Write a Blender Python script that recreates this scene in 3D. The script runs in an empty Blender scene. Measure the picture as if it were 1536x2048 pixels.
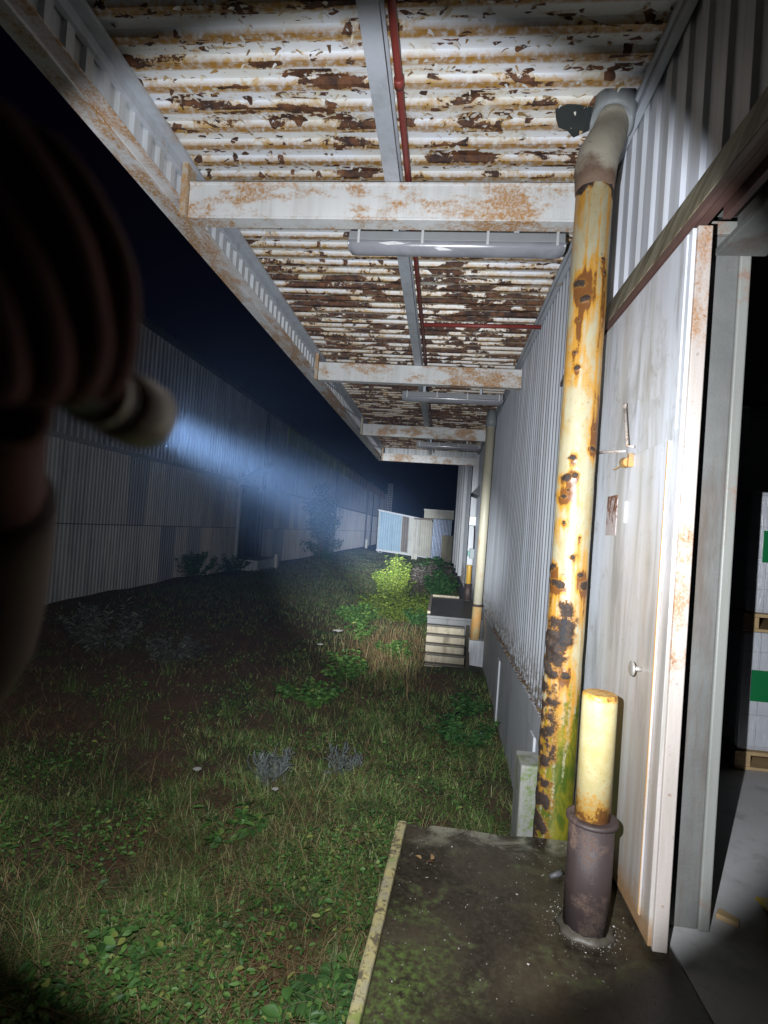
import bpy, bmesh, math, random
import numpy as np
from mathutils import Vector, Matrix, noise as mn
random.seed(7); rng = np.random.default_rng(11)
S = bpy.context.scene
C = S.collection
PI = math.pi

# ------------------------------------------------------------------ camera
F, CX, CY, VP, ROLL, H = 1100., 768., 1045., (883., 1066.), 0.070, 1.55
def nrm(v):
    v = np.array(v, float); return v/np.linalg.norm(v)
cY = nrm((VP[0]-CX, -(VP[1]-CY), -F))
sr, cr = math.sin(ROLL), math.cos(ROLL)
cZ = nrm((sr, cr, (sr*cY[0]+cr*cY[1])/(-cY[2])))
cX = np.cross(cY, cZ)
MM = np.stack([cX, cY, cZ], 1)              # world -> camera axes
cam = bpy.data.cameras.new('camera'); co = bpy.data.objects.new('camera', cam); C.objects.link(co)
R3 = Matrix(MM.T.tolist())
co.matrix_world = Matrix.Translation((0, 0, H)) @ R3.to_4x4()
cam.sensor_fit = 'VERTICAL'; cam.sensor_height = 36.; cam.sensor_width = 27.
cam.lens = F/2048*36
cam.shift_y = (CY-1024)/2048
cam.clip_start = .01; cam.clip_end = 2000
cam.dof.use_dof = True; cam.dof.focus_distance = 5.5; cam.dof.aperture_fstop = 5.2
S.camera = co
def ray(px, py): return MM.T @ np.array([(px-CX)/F, -(py-CY)/F, -1.])
def onX(px, py, x): d = ray(px, py); return np.array([0, 0, H])+d*(x/d[0])
def onY(px, py, y): d = ray(px, py); return np.array([0, 0, H])+d*(y/d[1])
def atD(px, py, dd): return np.array([0, 0, H])+ray(px, py)*dd

# ------------------------------------------------------------------ node helper
class NT:
    def __init__(s, name):
        s.m = bpy.data.materials.new(name); s.m.use_nodes = True
        s.t = s.m.node_tree; s.t.nodes.clear()
        s.out = s.t.nodes.new('ShaderNodeOutputMaterial')
        s.geo = s.t.nodes.new('ShaderNodeNewGeometry')
        s.tc = s.t.nodes.new('ShaderNodeTexCoord')
        s.P = s.geo.outputs['Position']; s.O = s.tc.outputs['Object']
    def n(s, ty, **k):
        x = s.t.nodes.new(ty)
        for a, b in k.items(): setattr(x, a, b)
        return x
    def put(s, sock, v):
        if isinstance(v, bpy.types.NodeSocket): s.t.links.new(v, sock)
        elif isinstance(v, (tuple, list)) and len(v) == 3 and sock.type == 'RGBA': sock.default_value = (*v, 1)
        else: sock.default_value = v
    def math(s, op, a, b=0., c=0., clamp=False):
        x = s.n('ShaderNodeMath', operation=op, use_clamp=clamp)
        s.put(x.inputs[0], a); s.put(x.inputs[1], b); s.put(x.inputs[2], c); return x.outputs[0]
    def map(s, vec, sc=(1, 1, 1), loc=(0, 0, 0), rot=(0, 0, 0)):
        x = s.n('ShaderNodeMapping'); s.put(x.inputs[0], vec)
        x.inputs['Scale'].default_value = sc; x.inputs['Location'].default_value = loc; x.inputs['Rotation'].default_value = rot
        return x.outputs[0]
    def noise(s, vec, scale=5., detail=4., rough=.55, dist=0., sc=None, loc=None):
        if sc or loc: vec = s.map(vec, sc or (1, 1, 1), loc or (0, 0, 0))
        x = s.n('ShaderNodeTexNoise'); s.put(x.inputs['Vector'], vec)
        x.inputs['Scale'].default_value = scale; x.inputs['Detail'].default_value = detail
        x.inputs['Roughness'].default_value = rough; x.inputs['Distortion'].default_value = dist
        return x.outputs['Fac']
    def voro(s, vec, scale=5., out='Distance', feature='F1'):
        x = s.n('ShaderNodeTexVoronoi', feature=feature); s.put(x.inputs['Vector'], vec); x.inputs['Scale'].default_value = scale
        return x.outputs[out]
    def sep(s, vec):
        x = s.n('ShaderNodeSeparateXYZ'); s.put(x.inputs[0], vec); return x.outputs
    def comb(s, a, b, c):
        x = s.n('ShaderNodeCombineXYZ'); s.put(x.inputs[0], a); s.put(x.inputs[1], b); s.put(x.inputs[2], c); return x.outputs[0]
    def ss(s, v, a, b):            # smoothstep from a (0) to b (1)
        x = s.n('ShaderNodeMapRange', interpolation_type='SMOOTHSTEP'); s.put(x.inputs[0], v)
        s.put(x.inputs[1], a); s.put(x.inputs[2], b)
        return x.outputs[0]
    def mix(s, f, a, b, bt='MIX'):
        x = s.n('ShaderNodeMix', data_type='RGBA', blend_type=bt)
        s.put(x.inputs[0], f); s.put(x.inputs[6], a); s.put(x.inputs[7], b); return x.outputs[2]
    def ramp(s, f, stops):
        x = s.n('ShaderNodeValToRGB'); s.put(x.inputs[0], f); e = x.color_ramp.elements
        while len(e) < len(stops): e.new(.5)
        for q, (p, c) in zip(e, stops): q.position = p; q.color = (*c, 1)
        return x.outputs[0]
    def wn(s, vec, dim='3D'):
        x = s.n('ShaderNodeTexWhiteNoise', noise_dimensions=dim); s.put(x.inputs[0] if dim != '1D' else x.inputs['W'], vec); return x.outputs[0]
    def attr(s, name):
        x = s.n('ShaderNodeAttribute', attribute_name=name); return x.outputs['Fac']
    def bsdf(s, col, rough=.6, metal=0., bump=None, bs=.3, bd=.01, spec=.5, trans=0., coat=0.):
        b = s.n('ShaderNodeBsdfPrincipled'); s.put(b.inputs['Base Color'], col); s.put(b.inputs['Roughness'], rough)
        s.put(b.inputs['Metallic'], metal); b.inputs['Specular IOR Level'].default_value = spec
        b.inputs['Coat Weight'].default_value = coat; b.inputs['Coat Roughness'].default_value = .15
        if bump is not None:
            q = s.n('ShaderNodeBump'); q.inputs['Strength'].default_value = bs; q.inputs['Distance'].default_value = bd
            s.put(q.inputs['Height'], bump); s.t.links.new(q.outputs[0], b.inputs['Normal'])
        o = b.outputs[0]
        if trans:
            tr = s.n('ShaderNodeBsdfTranslucent'); s.put(tr.inputs[0], col)
            mx = s.n('ShaderNodeMixShader'); mx.inputs[0].default_value = trans
            s.t.links.new(o, mx.inputs[1]); s.t.links.new(tr.outputs[0], mx.inputs[2]); o = mx.outputs[0]
        s.t.links.new(o, s.out.inputs['Surface']); return s.m

WHITE = (.66, .67, .68)
def m_plain(name, col, rough=.6, metal=0., var=.25, scale=6., bs=.15):
    t = NT(name); a = t.noise(t.P, scale, 6, .65)
    c = t.mix(a, tuple(x*(1-var) for x in col), tuple(min(1, x*(1+var)) for x in col))
    return t.bsdf(c, t.math('MULTIPLY_ADD', a, .25, rough-.12), metal, a, bs, .004)

def m_painted(name, paint, amt=.5, scale=1.5, stretch=(1, 1, 1), rust1=(.36, .19, .06), rust2=(.09, .035, .015), rough=.45, dirt=.35, spots=.62, streak=.0):
    """old paint with ochre rust bloom, brown pits and grime"""
    t = NT(name)
    big = t.noise(t.P, scale, 3, .6, .4, sc=stretch)
    fine = t.noise(t.P, scale*22, 6, .75)
    mid = t.noise(t.P, scale*5, 6, .7, .3, sc=stretch)
    m = t.math('ADD', t.math('MULTIPLY', big, .55), t.math('ADD', t.math('MULTIPLY', mid, .3), t.math('MULTIPLY', fine, .15)))
    lo = .62-.2*amt
    bloom = t.ss(m, lo, lo+.10)
    pits = t.ss(t.math('ADD', t.math('MULTIPLY', fine, .5), t.math('MULTIPLY', mid, .5)), spots, spots+.05)
    g = t.noise(t.P, 1.3, 5, .7, sc=(6, 6, .5))
    c = t.mix(t.math('MULTIPLY', t.ss(g, .42, .72), dirt), paint, tuple(x*.45 for x in (paint[0]*1.05, paint[1]*.95, paint[2]*.75)))
    c = t.mix(t.math('MULTIPLY', bloom, t.ss(fine, .25, .62)), c, t.mix(fine, rust1, tuple(x*1.7 for x in rust1)))
    c = t.mix(t.math('MULTIPLY', pits, t.math('ADD', t.math('MULTIPLY', bloom, .8), .2)), c, rust2)
    h = t.math('SUBTRACT', fine, t.math('MULTIPLY', pits, .8))
    return t.bsdf(c, t.math('MULTIPLY_ADD', bloom, .35, rough), 0, h, .35, .004)

M = {}
# --- peeling ceiling deck -------------------------------------------------
PITCH = .168
t = NT('peeling_deck_paint')
x, y, z = t.sep(t.P)
u = t.math('FRACT', t.math('DIVIDE', y, PITCH))
rib = t.math('FLOOR', t.math('DIVIDE', y, PITCH))
pv = t.comb(t.math('MULTIPLY', x, 1.6), t.math('MULTIPLY', y, 11.), t.math('MULTIPLY', rib, 3.7))
n1 = t.noise(pv, 1., 5, .62, .6)
cell = t.voro(t.comb(t.math('MULTIPLY', x, 5.), t.math('MULTIPLY', y, 21.), t.math('MULTIPLY', rib, 2.1)), 1., 'Color')
cellv = t.sep(cell)[0]
n2 = t.noise(t.P, 26., 5, .7)
far = t.ss(y, 2.8, 6.5)
reg = t.noise(t.P, .9, 2, .5, loc=(4, 1, 0))
peelv = t.math('ADD', t.math('ADD', t.math('MULTIPLY', n1, .75), t.math('MULTIPLY', cellv, .12)), t.math('ADD', t.math('MULTIPLY', n2, .10), t.math('MULTIPLY', reg, .22)))
ribrand = t.wn(t.comb(rib, t.math('FLOOR', t.math('MULTIPLY', x, 1.1)), 0.))
peelv = t.math('ADD', peelv, t.math('MULTIPLY', t.math('SUBTRACT', ribrand, .5), .09))
# paint breaks first beside the rib webs
webd = t.math('ABSOLUTE', t.math('SUBTRACT', u, .62))
peelv = t.math('ADD', peelv, t.math('MULTIPLY', t.ss(webd, .25, .0), .06))
thr = t.math('MULTIPLY_ADD', far, -.080, .720)
cell2 = t.sep(t.voro(t.comb(t.math('MULTIPLY', x, 20.), t.math('MULTIPLY', y, 34.), t.math('MULTIPLY', rib, 1.3)), 1., 'Color'))
small = t.math('MULTIPLY', t.math('GREATER_THAN', t.math('ADD', cell2[1], t.math('MULTIPLY', t.math('SUBTRACT', n1, .5), 1.2)), .93), t.ss(n2, .36, .42))
peelv = t.math('ADD', peelv, t.math('MULTIPLY', t.math('SUBTRACT', n2, .5), .12))
peel = t.math('MAXIMUM', t.ss(t.math('SUBTRACT', peelv, thr), -.005, .005), small)
halo = t.ss(t.math('SUBTRACT', peelv, thr), -.085, .0)
band = t.math('MULTIPLY', t.ss(u, .50, .60), t.ss(u, .93, .80))
bn = t.noise(t.comb(t.math('MULTIPLY', x, 1.3), t.math('MULTIPLY', rib, 5.3), 0.), 1., 4, .6)
ochre = t.math('MULTIPLY', band, t.ss(bn, .30, .44), clamp=True)
ochre = t.math('MAXIMUM', ochre, t.math('MULTIPLY', t.ss(t.noise(t.P, 1.6, 6, .7, .5, sc=(1, 1.6, 1), loc=(9, 3, 0)), .56, .68), .75))
paint = t.mix(t.ss(t.noise(t.P, 2.2, 5, .6), .35, .7), (.82, .85, .90), (.78, .76, .68))
c = t.mix(t.math('MULTIPLY', ochre, t.ss(n2, .2, .6)), paint, t.mix(n2, (.24, .10, .012), (.52, .27, .045)))
c = t.mix(t.math('MULTIPLY', halo, t.math('MULTIPLY', t.ss(n2, .28, .6), .8)), c, (.54, .32, .07))
steel = t.mix(t.ss(t.noise(t.P, 11., 6, .75), .35, .7), (.032, .016, .013), (.20, .080, .03))
c = t.mix(peel, c, steel)
M['deck'] = t.bsdf(c, t.math('MULTIPLY_ADD', peel, .35, .38), 0, t.math('SUBTRACT', t.math('MULTIPLY', n2, .3), peel), .8, .004)

t = NT('curled_paint_flake')
rnd = t.geo.outputs['Random Per Island']
c = t.ramp(rnd, [(0, (.72, .72, .72)), (.5, (.66, .60, .46)), (.8, (.40, .24, .08)), (1, (.10, .05, .03))])
M['flake'] = t.bsdf(c, .5)

M['beam'] = m_painted('white_beam_paint', (.76, .765, .755), .70, 1.9, (.8, 1, 1.6), rust1=(.34, .16, .035), spots=.66)
M['channel'] = m_painted('rusty_channel_paint', (.76, .76, .76), .70, 2.2, (1, .35, 1), rust1=(.34, .16, .03), spots=.64)
M['stub'] = m_painted('rusty_stub_paint', (.55, .50, .42), .9, 3., spots=.64)
M['purlin'] = m_painted('grey_purlin_paint', (.52, .55, .60), .22, 2.2, spots=.72)
M['fascia'] = m_painted('fascia_sheet_paint', (.58, .60, .62), .12, 2., spots=.75, dirt=.6)
M['redpipe'] = m_painted('red_oxide_paint', (.26, .045, .035), .2, 3., rust1=(.10, .05, .03), dirt=.4)

# --- cladding --------------------------------------------------------------
t = NT('ribbed_cladding_paint')
x, y, z = t.sep(t.P)
strk = t.noise(t.comb(t.math('MULTIPLY', x, 9.), t.math('MULTIPLY', y, 9.), t.math('MULTIPLY', z, .35)), 1., 5, .65)
fl = t.noise(t.P, 14., 5, .7)
c = t.mix(t.ss(strk, .35, .75), (.72, .75, .82), (.50, .51, .52))
c = t.mix(t.math('MULTIPLY', t.ss(z, .5, -.0), t.ss(fl, .3, .7)), c, (.20, .15, .09))
M['clad'] = t.bsdf(c, .42, 0, fl, .08, .003)

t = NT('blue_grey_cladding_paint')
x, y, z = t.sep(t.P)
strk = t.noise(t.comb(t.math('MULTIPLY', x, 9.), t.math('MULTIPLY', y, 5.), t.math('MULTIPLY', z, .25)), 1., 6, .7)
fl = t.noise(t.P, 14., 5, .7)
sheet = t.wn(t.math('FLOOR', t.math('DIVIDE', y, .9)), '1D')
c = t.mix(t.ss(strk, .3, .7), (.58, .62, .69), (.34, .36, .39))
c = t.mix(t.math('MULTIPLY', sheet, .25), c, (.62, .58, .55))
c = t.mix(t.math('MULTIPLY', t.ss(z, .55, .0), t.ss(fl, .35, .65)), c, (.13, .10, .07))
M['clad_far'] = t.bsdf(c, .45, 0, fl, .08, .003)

# --- concrete ----------------------------------------------------------------
def m_concrete(name, c1, c2, stain=(.10, .09, .05), moss=0., rough=.8, scale=3.):
    t = NT(name); a = t.noise(t.P, scale, 6, .65, .3); b = t.noise(t.P, scale*16, 6, .7)
    d = t.noise(t.P, 1.1, 5, .7, sc=(5, 5, .6))
    c = t.mix(a, c1, c2); c = t.mix(t.math('MULTIPLY', t.ss(d, .48, .7), .7), c, stain)
    if moss: c = t.mix(t.math('MULTIPLY', t.ss(t.noise(t.P, 4., 6, .7, loc=(3, 7, 1)), .62-.2*moss, .72-.2*moss), t.ss(b, .3, .6)), c, (.09, .13, .03))
    return t.bsdf(c, t.math('MULTIPLY_ADD', b, .2, rough-.1), 0, b, .35, .006)
M['plinth'] = m_concrete('plinth_concrete', (.60, .62, .67), (.74, .75, .78), (.36, .36, .36))
M['pier'] = m_concrete('pier_concrete', (.14, .14, .12), (.26, .26, .24), (.06, .06, .03), .55)
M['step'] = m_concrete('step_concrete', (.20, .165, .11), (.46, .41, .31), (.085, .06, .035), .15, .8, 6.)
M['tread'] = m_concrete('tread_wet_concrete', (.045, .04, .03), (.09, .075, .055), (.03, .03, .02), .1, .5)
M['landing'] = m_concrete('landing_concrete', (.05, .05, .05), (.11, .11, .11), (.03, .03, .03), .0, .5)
M['floor_in'] = m_concrete('interior_floor_concrete', (.38, .37, .365), (.50, .485, .475), (.27, .26, .25), 0, .6, 1.5)
M['jamb'] = m_concrete('stained_grey_jamb', (.085, .087, .083), (.19, .19, .178), (.085, .055, .038), 0, .75, 5.)
M['jamb_edge'] = m_painted('pale_jamb_edge', (.24, .245, .225), .5, 3.2, spots=.62, dirt=.4, rust1=(.17, .10, .07))

t = NT('wet_slab_concrete')
x, y, z = t.sep(t.P)
a = t.noise(t.P, 2.2, 6, .7, .4); b = t.noise(t.P, 40., 6, .7); cc = t.noise(t.P, 5.5, 5, .65, .8, loc=(2, 2, 0))
c = t.mix(t.ss(a, .32, .68), (.011, .0085, .005), (.042, .032, .019))
c = t.mix(t.math('MULTIPLY', t.ss(cc, .5, .66), .45), c, (.060, .049, .032))
c = t.mix(t.math('MULTIPLY', t.ss(b, .40, .75), .40), c, (.075, .060, .042))
ml = t.math('MULTIPLY', t.ss(x, .38, -.12), t.ss(y, 2.6, 1.9))
mossm = t.math('MULTIPLY', t.ss(t.math('ADD', cc, t.math('MULTIPLY', ml, .30)), .54, .80), t.ss(b, .38, .66))
c = t.mix(mossm, c, t.mix(b, (.035, .06, .012), (.075, .11, .025)))
edge = t.math('MULTIPLY', t.ss(y, 2.70, 2.94), t.ss(cc, .42, .6))
c = t.mix(edge, c, (.16, .15, .11))
M['slab'] = t.bsdf(c, t.math('MULTIPLY_ADD', a, .55, .10), 0, t.math('ADD', b, a), .3, .006)

t = NT('lichened_kerb_concrete')
a = t.noise(t.P, 9., 6, .7, .3); b = t.noise(t.P, 45., 5, .7)
c = t.mix(t.ss(a, .35, .65), (.20, .18, .12), (.30, .25, .09))
c = t.mix(t.ss(t.math('ADD', t.math('MULTIPLY', b, .6), t.math('MULTIPLY', a, .4)), .50, .58), c, (.075, .06, .035))
c = t.mix(t.ss(t.noise(t.P, 6., 4, .6, loc=(5, 5, 5)), .56, .68), c, (.14, .17, .04))
M['kerb'] = t.bsdf(c, .8, 0, b, .5, .006)

# --- the big rusty downpipe (rust / moss / black crust are vertex masks made from the pipe's own surface)
t = NT('rusted_cream_pipe')
fn = t.noise(t.P, 55., 6, .75); md = t.noise(t.P, 11., 6, .7, .5, sc=(1, 1, .45))
ru, mo, bk = t.attr('rust'), t.attr('moss'), t.attr('crust')
cream = t.mix(t.ss(md, .35, .7), (0.317, 0.287, 0.191), (0.297, 0.224, 0.099))
rr = t.math('ADD', ru, t.math('MULTIPLY', t.math('SUBTRACT', md, .5), 1.3))
c = t.mix(t.ss(rr, .24, .66), cream, t.mix(fn, (0.330, 0.145, 0.017), (0.436, 0.238, 0.040)))
c = t.mix(t.ss(t.math('ADD', rr, t.math('MULTIPLY', fn, .4)), .88, 1.12), c, (0.132, 0.050, 0.013))
speck = t.ss(t.math('ADD', fn, t.math('MULTIPLY', md, .35)), .78, .85)
c = t.mix(speck, c, (0.106, 0.040, 0.013))
mm = t.ss(t.math('ADD', mo, t.math('MULTIPLY', t.math('SUBTRACT', fn, .5), 1.1)), .40, .66)
c = t.mix(mm, c, t.mix(t.ss(md, .35, .65), (0.046, 0.073, 0.008), (0.198, 0.165, 0.013)))
fn2 = t.noise(t.P, 85., 9, .85, .6)
bb = t.ss(t.math('ADD', bk, t.math('ADD', t.math('MULTIPLY', t.math('SUBTRACT', fn, .5), 1.5), t.math('MULTIPLY', t.math('SUBTRACT', fn2, .5), 1.3))), .40, .68)
ring = t.ss(t.math('ADD', bk, t.math('MULTIPLY', t.math('SUBTRACT', fn, .5), 1.2)), .16, .46)
c = t.mix(t.math('MULTIPLY', ring, .8), c, t.mix(fn2, (0.172, 0.066, 0.012), (0.304, 0.139, 0.020)))
c = t.mix(bb, c, t.mix(t.ss(fn2, .38, .66), (0.005, 0.004, 0.003), (0.050, 0.025, 0.013)))
M['pipe'] = t.bsdf(c, t.math('MULTIPLY_ADD', bb, .35, .36), 0, t.math('ADD', t.math('MULTIPLY', fn, t.math('MULTIPLY_ADD', bb, 1.4, .25)), t.math('MULTIPLY', rr, -.3)), .55, .006)
M['deck_patch'] = m_plain('grey_patch_sheet', (.035, .042, .042), .6, 0, .5, 12)
t = NT('elbow_cement_skin'); x, y, z = t.sep(t.P)
a = t.noise(t.P, 5., 6, .7, .4); b = t.noise(t.P, 40., 6, .75)
c = t.mix(a, (.27, .235, .17), (.46, .42, .34))
low = t.math('ADD', t.math('ADD', t.ss(z, 3.70, 3.47), t.math('MULTIPLY', t.math('SUBTRACT', a, .5), 1.6)), t.math('MULTIPLY', t.ss(x, .74, .62), .35))
c = t.mix(t.ss(low, .45, .95), c, t.mix(b, (.075, .045, .03), (.20, .125, .08)))
c = t.mix(t.ss(b, .60, .70), c, (.12, .09, .06))
M['elbow'] = t.bsdf(c, .75, 0, t.math('ADD', a, b), .4, .006)
M['collar'] = m_painted('patched_grey_collar', (.27, .29, .30), .15, 6., spots=.60, rust2=(.20, .21, .22), rust1=(.25, .25, .25))
M['farpipe'] = m_painted('cream_far_pipe', (.62, .58, .44), .35, 1.6, (1, 1, .4), spots=.68, rust1=(.36, .20, .07))
M['farpipe_foot'] = m_painted('rusty_pipe_foot', (.56, .44, .22), .9, 2.6, (1, 1, .5), spots=.64, rust1=(.42, .19, .04))

t = NT('yellow_bollard_paint')
x, y, z = t.sep(t.O)
fn = t.noise(t.P, 60., 6, .75); md = t.noise(t.P, 14., 6, .7, .4)
c = t.mix(t.ss(md, .3, .7), (.42, .34, .14), (.48, .42, .23))
foot = t.math('ADD', t.math('MULTIPLY', t.ss(z, .62, .44), .27), t.math('MULTIPLY', t.ss(z, .90, .945), .20))
rv = t.math('ADD', t.math('ADD', t.math('MULTIPLY', fn, .5), t.math('MULTIPLY', md, .5)), foot)
c = t.mix(t.ss(t.math('ADD', fn, t.math('MULTIPLY', md, .3)), .76, .82), c, (.36, .19, .04))
c = t.mix(t.ss(rv, .56, .70), c, (.50, .26, .045)); c = t.mix(t.ss(rv, .68, .76), c, (.17, .07, .02))
M['bollard'] = t.bsdf(c, .45, 0, fn, .25, .004)
M['bollard_far'] = m_painted('amber_bollard_paint', (.55, .33, .05), .45, 4., spots=.60)
M['sleeve'] = m_painted('dark_brown_sleeve', (.052, .036, .034), .5, 7., rust1=(.09, .055, .04), rust2=(.02, .015, .012), rough=.55, dirt=.6)

t = NT('dirty_white_door_paint')
x, y, z = t.sep(t.P)
st = t.noise(t.comb(t.math('MULTIPLY', x, 8.), t.math('MULTIPLY', y, 3.2), t.math('MULTIPLY', z, .35)), 1., 6, .6)
st2 = t.noise(t.comb(t.math('MULTIPLY', x, 8.), t.math('MULTIPLY', y, 9.), t.math('MULTIPLY', z, .5)), 1., 6, .65)
fn = t.noise(t.P, 50., 6, .75); md = t.noise(t.P, 4., 6, .7)
c = t.mix(t.ss(st, .40, .62), (.66, .69, .75), (.50, .50, .49))
low = t.ss(z, 2.15, 1.2)
c = t.mix(t.math('MULTIPLY', t.math('MULTIPLY', low, t.ss(y, 3.05, 2.75)), t.math('MULTIPLY_ADD', t.ss(st2, .35, .65), .45, .55)), c, (.36, .30, .25))
c = t.mix(t.math('MULTIPLY', t.ss(st2, .6, .72), t.ss(md, .4, .6)), c, (.70, .70, .72))
gr = t.math('MULTIPLY', t.ss(t.noise(t.P, 2.2, 5, .6, loc=(1, 4, 2)), .5, .66), t.ss(z, 1.5, .6))
c = t.mix(t.math('MULTIPLY', gr, .35), c, (.33, .36, .25))
smear = t.noise(t.comb(t.math('MULTIPLY', x, 8.), t.math('MULTIPLY', y, 5.5), t.math('MULTIPLY', z, .8)), 1., 7, .68, .6, loc=(2, 8, 5))
c = t.mix(t.math('MULTIPLY', t.ss(smear, .48, .64), .65), c, (.25, .245, .23))
c = t.mix(t.math('MULTIPLY', t.ss(t.noise(t.P, 7., 8, .75, .8), .53, .68), .5), c, (.33, .30, .26))
foot = t.ss(t.math('ADD', t.math('ADD', z, t.math('MULTIPLY', md, -.35)), t.math('MULTIPLY', fn, -.15)), -.02, -.20)
c = t.mix(t.math('MULTIPLY', foot, .85), c, (.32, .17, .06))
c = t.mix(t.ss(t.math('ADD', t.math('MULTIPLY', fn, .6), t.math('MULTIPLY', md, .4)), .635, .67), c, (.15, .08, .04))
M['door'] = t.bsdf(c, .38, 0, t.math('ADD', t.math('MULTIPLY', fn, .3), md), .12, .006)
M['door_edge'] = m_painted('pinkish_door_edge_paint', (.44, .39, .355), .62, 4., (1, 1, .6), rust1=(.24, .12, .05), spots=.575, dirt=.3)
M['rust_edge'] = m_painted('rusty_hatch_edge', (.45, .33, .20), .95, 6., (1, 1, .4), spots=.58)
t = NT('stained_lintel_flashing')
x, y, z = t.sep(t.P)
st = t.noise(t.comb(t.math('MULTIPLY', x, 6.), t.math('MULTIPLY', y, 8.), t.math('MULTIPLY', z, .5)), 1., 6, .7)
fn = t.noise(t.P, 30., 6, .7)
c = t.mix(t.ss(st, .33, .62), (.46, .42, .30), (.15, .12, .055)); c = t.mix(t.ss(st, .58, .72), c, (.05, .042, .03))
M['lintel'] = t.bsdf(c, .6, 0, fn, .2, .004)
M['rail'] = m_painted('brown_rail_paint', (.12, .065, .055), .3, 4., rust1=(.14, .06, .03), rough=.5)
M['latch'] = m_painted('brass_rust_latch', (.22, .145, .07), .8, 20., rust1=(.34, .17, .04), spots=.6, rough=.35)
M['rod'] = m_painted('rusty_rod', (.40, .36, .33), .6, 14., rust1=(.22, .12, .06), spots=.52)
t = NT('flaking_brown_plate'); x, y, z = t.sep(t.P)
a = t.noise(t.P, 26., 7, .75, .5, sc=(1, 1, .6)); b = t.noise(t.P, 90., 6, .7)
c = t.mix(t.ss(t.math('ADD', a, t.math('MULTIPLY', t.ss(z, 1.80, 1.60), .16)), .50, .60), t.mix(b, (.09, .035, .02), (.20, .09, .05)), t.mix(b, (.30, .25, .24), (.48, .42, .41)))
M['plate'] = t.bsdf(c, .6, 0, a, .3, .003)
M['white_plastic'] = m_plain('white_plastic', (.70, .70, .68), .35, 0, .08)
M['knob'] = m_plain('worn_steel_knob', (.50, .48, .44), .3, .6)

# --- luminaires
t = NT('grey_luminaire_housing'); a = t.noise(t.P, 5, 5, .6)
M['housing'] = t.bsdf(t.mix(a, (.25, .26, .27), (.36, .37, .38)), .5, 0, a, .1, .004)
t = NT('dusty_acrylic_diffuser'); a = t.noise(t.P, 3., 6, .65, .5, sc=(1, 1, 1)); b = t.noise(t.P, 40., 4, .7)
M['diffuser'] = t.bsdf(t.mix(t.ss(a, .35, .7), (.30, .30, .33), (.20, .20, .215)), t.math('MULTIPLY_ADD', t.ss(a, .4, .7), .3, .12), 0, b, .05, .002, coat=.4)
M['clip'] = m_plain('white_clip', (.55, .56, .56), .4)
M['tape'] = m_plain('torn_white_film', (.75, .75, .75), .3)

# --- left warehouse
t = NT('patchwork_sheet_cladding')
x, y, z = t.sep(t.P)
row = t.math('FLOOR', t.math('DIVIDE', t.math('SUBTRACT', z, 1.12), 2.2))
pid = t.wn(t.comb(t.math('FLOOR', t.math('DIVIDE', y, 1.05)), row, 0.))
st = t.noise(t.comb(0., t.math('MULTIPLY', y, 3.), t.math('MULTIPLY', z, .3)), 1., 6, .7)
lap = t.ss(t.math('ABSOLUTE', t.math('SUBTRACT', t.math('FRACT', t.math('DIVIDE', t.math('SUBTRACT', z, 1.12), 2.2)), .5)), .490, .497)
c = t.ramp(pid, [(0, (.18, .19, .23)), (.25, (.34, .34, .355)), (.5, (.52, .50, .47)), (.75, (.40, .395, .405)), (1, (.62, .56, .47))])
c = t.mix(t.math('MULTIPLY', t.ss(y, 46.5, 47.5), .7), c, (.70, .67, .66))
c = t.mix(t.math('MULTIPLY', t.ss(st, .42, .7), .5), c, (.10, .10, .105))
c = t.mix(lap, c, (.05, .05, .06))
M['sheet'] = t.bsdf(c, .55, 0, st, .05, .004)
t = NT('upper_dark_sheet')
x, y, z = t.sep(t.P)
st = t.noise(t.comb(0., t.math('MULTIPLY', y, 2.), t.math('MULTIPLY', z, .3)), 1., 6, .7)
M['sheet_up'] = t.bsdf(t.mix(t.ss(st, .35, .65), (.36, .36, .37), (.20, .20, .215)), .55, 0, st, .05, .004)
t = NT('algae_rooflight')
x, y, z = t.sep(t.P)
a = t.noise(t.P, 1.2, 5, .6)
c = t.mix(t.ss(y, 46., 62.), t.mix(a, (.40, .50, .02), (.60, .66, .06)), t.mix(a, (.50, .24, .13), (.62, .38, .26)))
M['rooflight'] = t.bsdf(c, .5)
M['dark'] = m_plain('dark_gap', (.012, .012, .014), .8)
M['darkpipe'] = m_plain('dark_downpipe_paint', (.04, .042, .05), .5)
M['greypost'] = m_plain('grey_post_paint', (.32, .33, .34), .6)
M['galv'] = m_plain('galvanised_steel', (.42, .43, .45), .4, .6)
M['interior_dark'] = m_plain('interior_grey_wall', (.30, .30, .30), .8)

# --- far end
def m_panel(name, c1, c2):
    t = NT(name); x, y, z = t.sep(t.O); a = t.noise(t.O, 1.5, 5, .65)
    rb = t.math('SINE', t.math('MULTIPLY', x, 26.))
    st = t.noise(t.comb(t.math('MULTIPLY', x, 2.5), 0., t.math('MULTIPLY', z, .35)), 1., 5, .65)
    c = t.mix(t.math('MULTIPLY', t.ss(st, .48, .7), .45), t.mix(t.ss(a, .3, .7), c1, c2), tuple(v*.5 for v in c1))
    return t.bsdf(c, .5, 0, rb, .5, .012)
M['blue_panel'] = m_panel('light_blue_panel', (.24, .37, .48), (.29, .43, .53))
M['white_panel'] = m_panel('off_white_panel', (.52, .51, .45), (.60, .59, .54))
M['cream_panel'] = m_panel('cream_ribbed_panel', (.42, .40, .33), (.52, .50, .42))
M['brown_panel'] = m_panel('brown_board', (.09, .065, .045), (.15, .10, .07))
M['olive_board'] = m_panel('weathered_board', (.20, .17, .09), (.27, .24, .14))
t = NT('zinc_sheet'); a = t.noise(t.P, 6., 5, .6)
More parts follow.
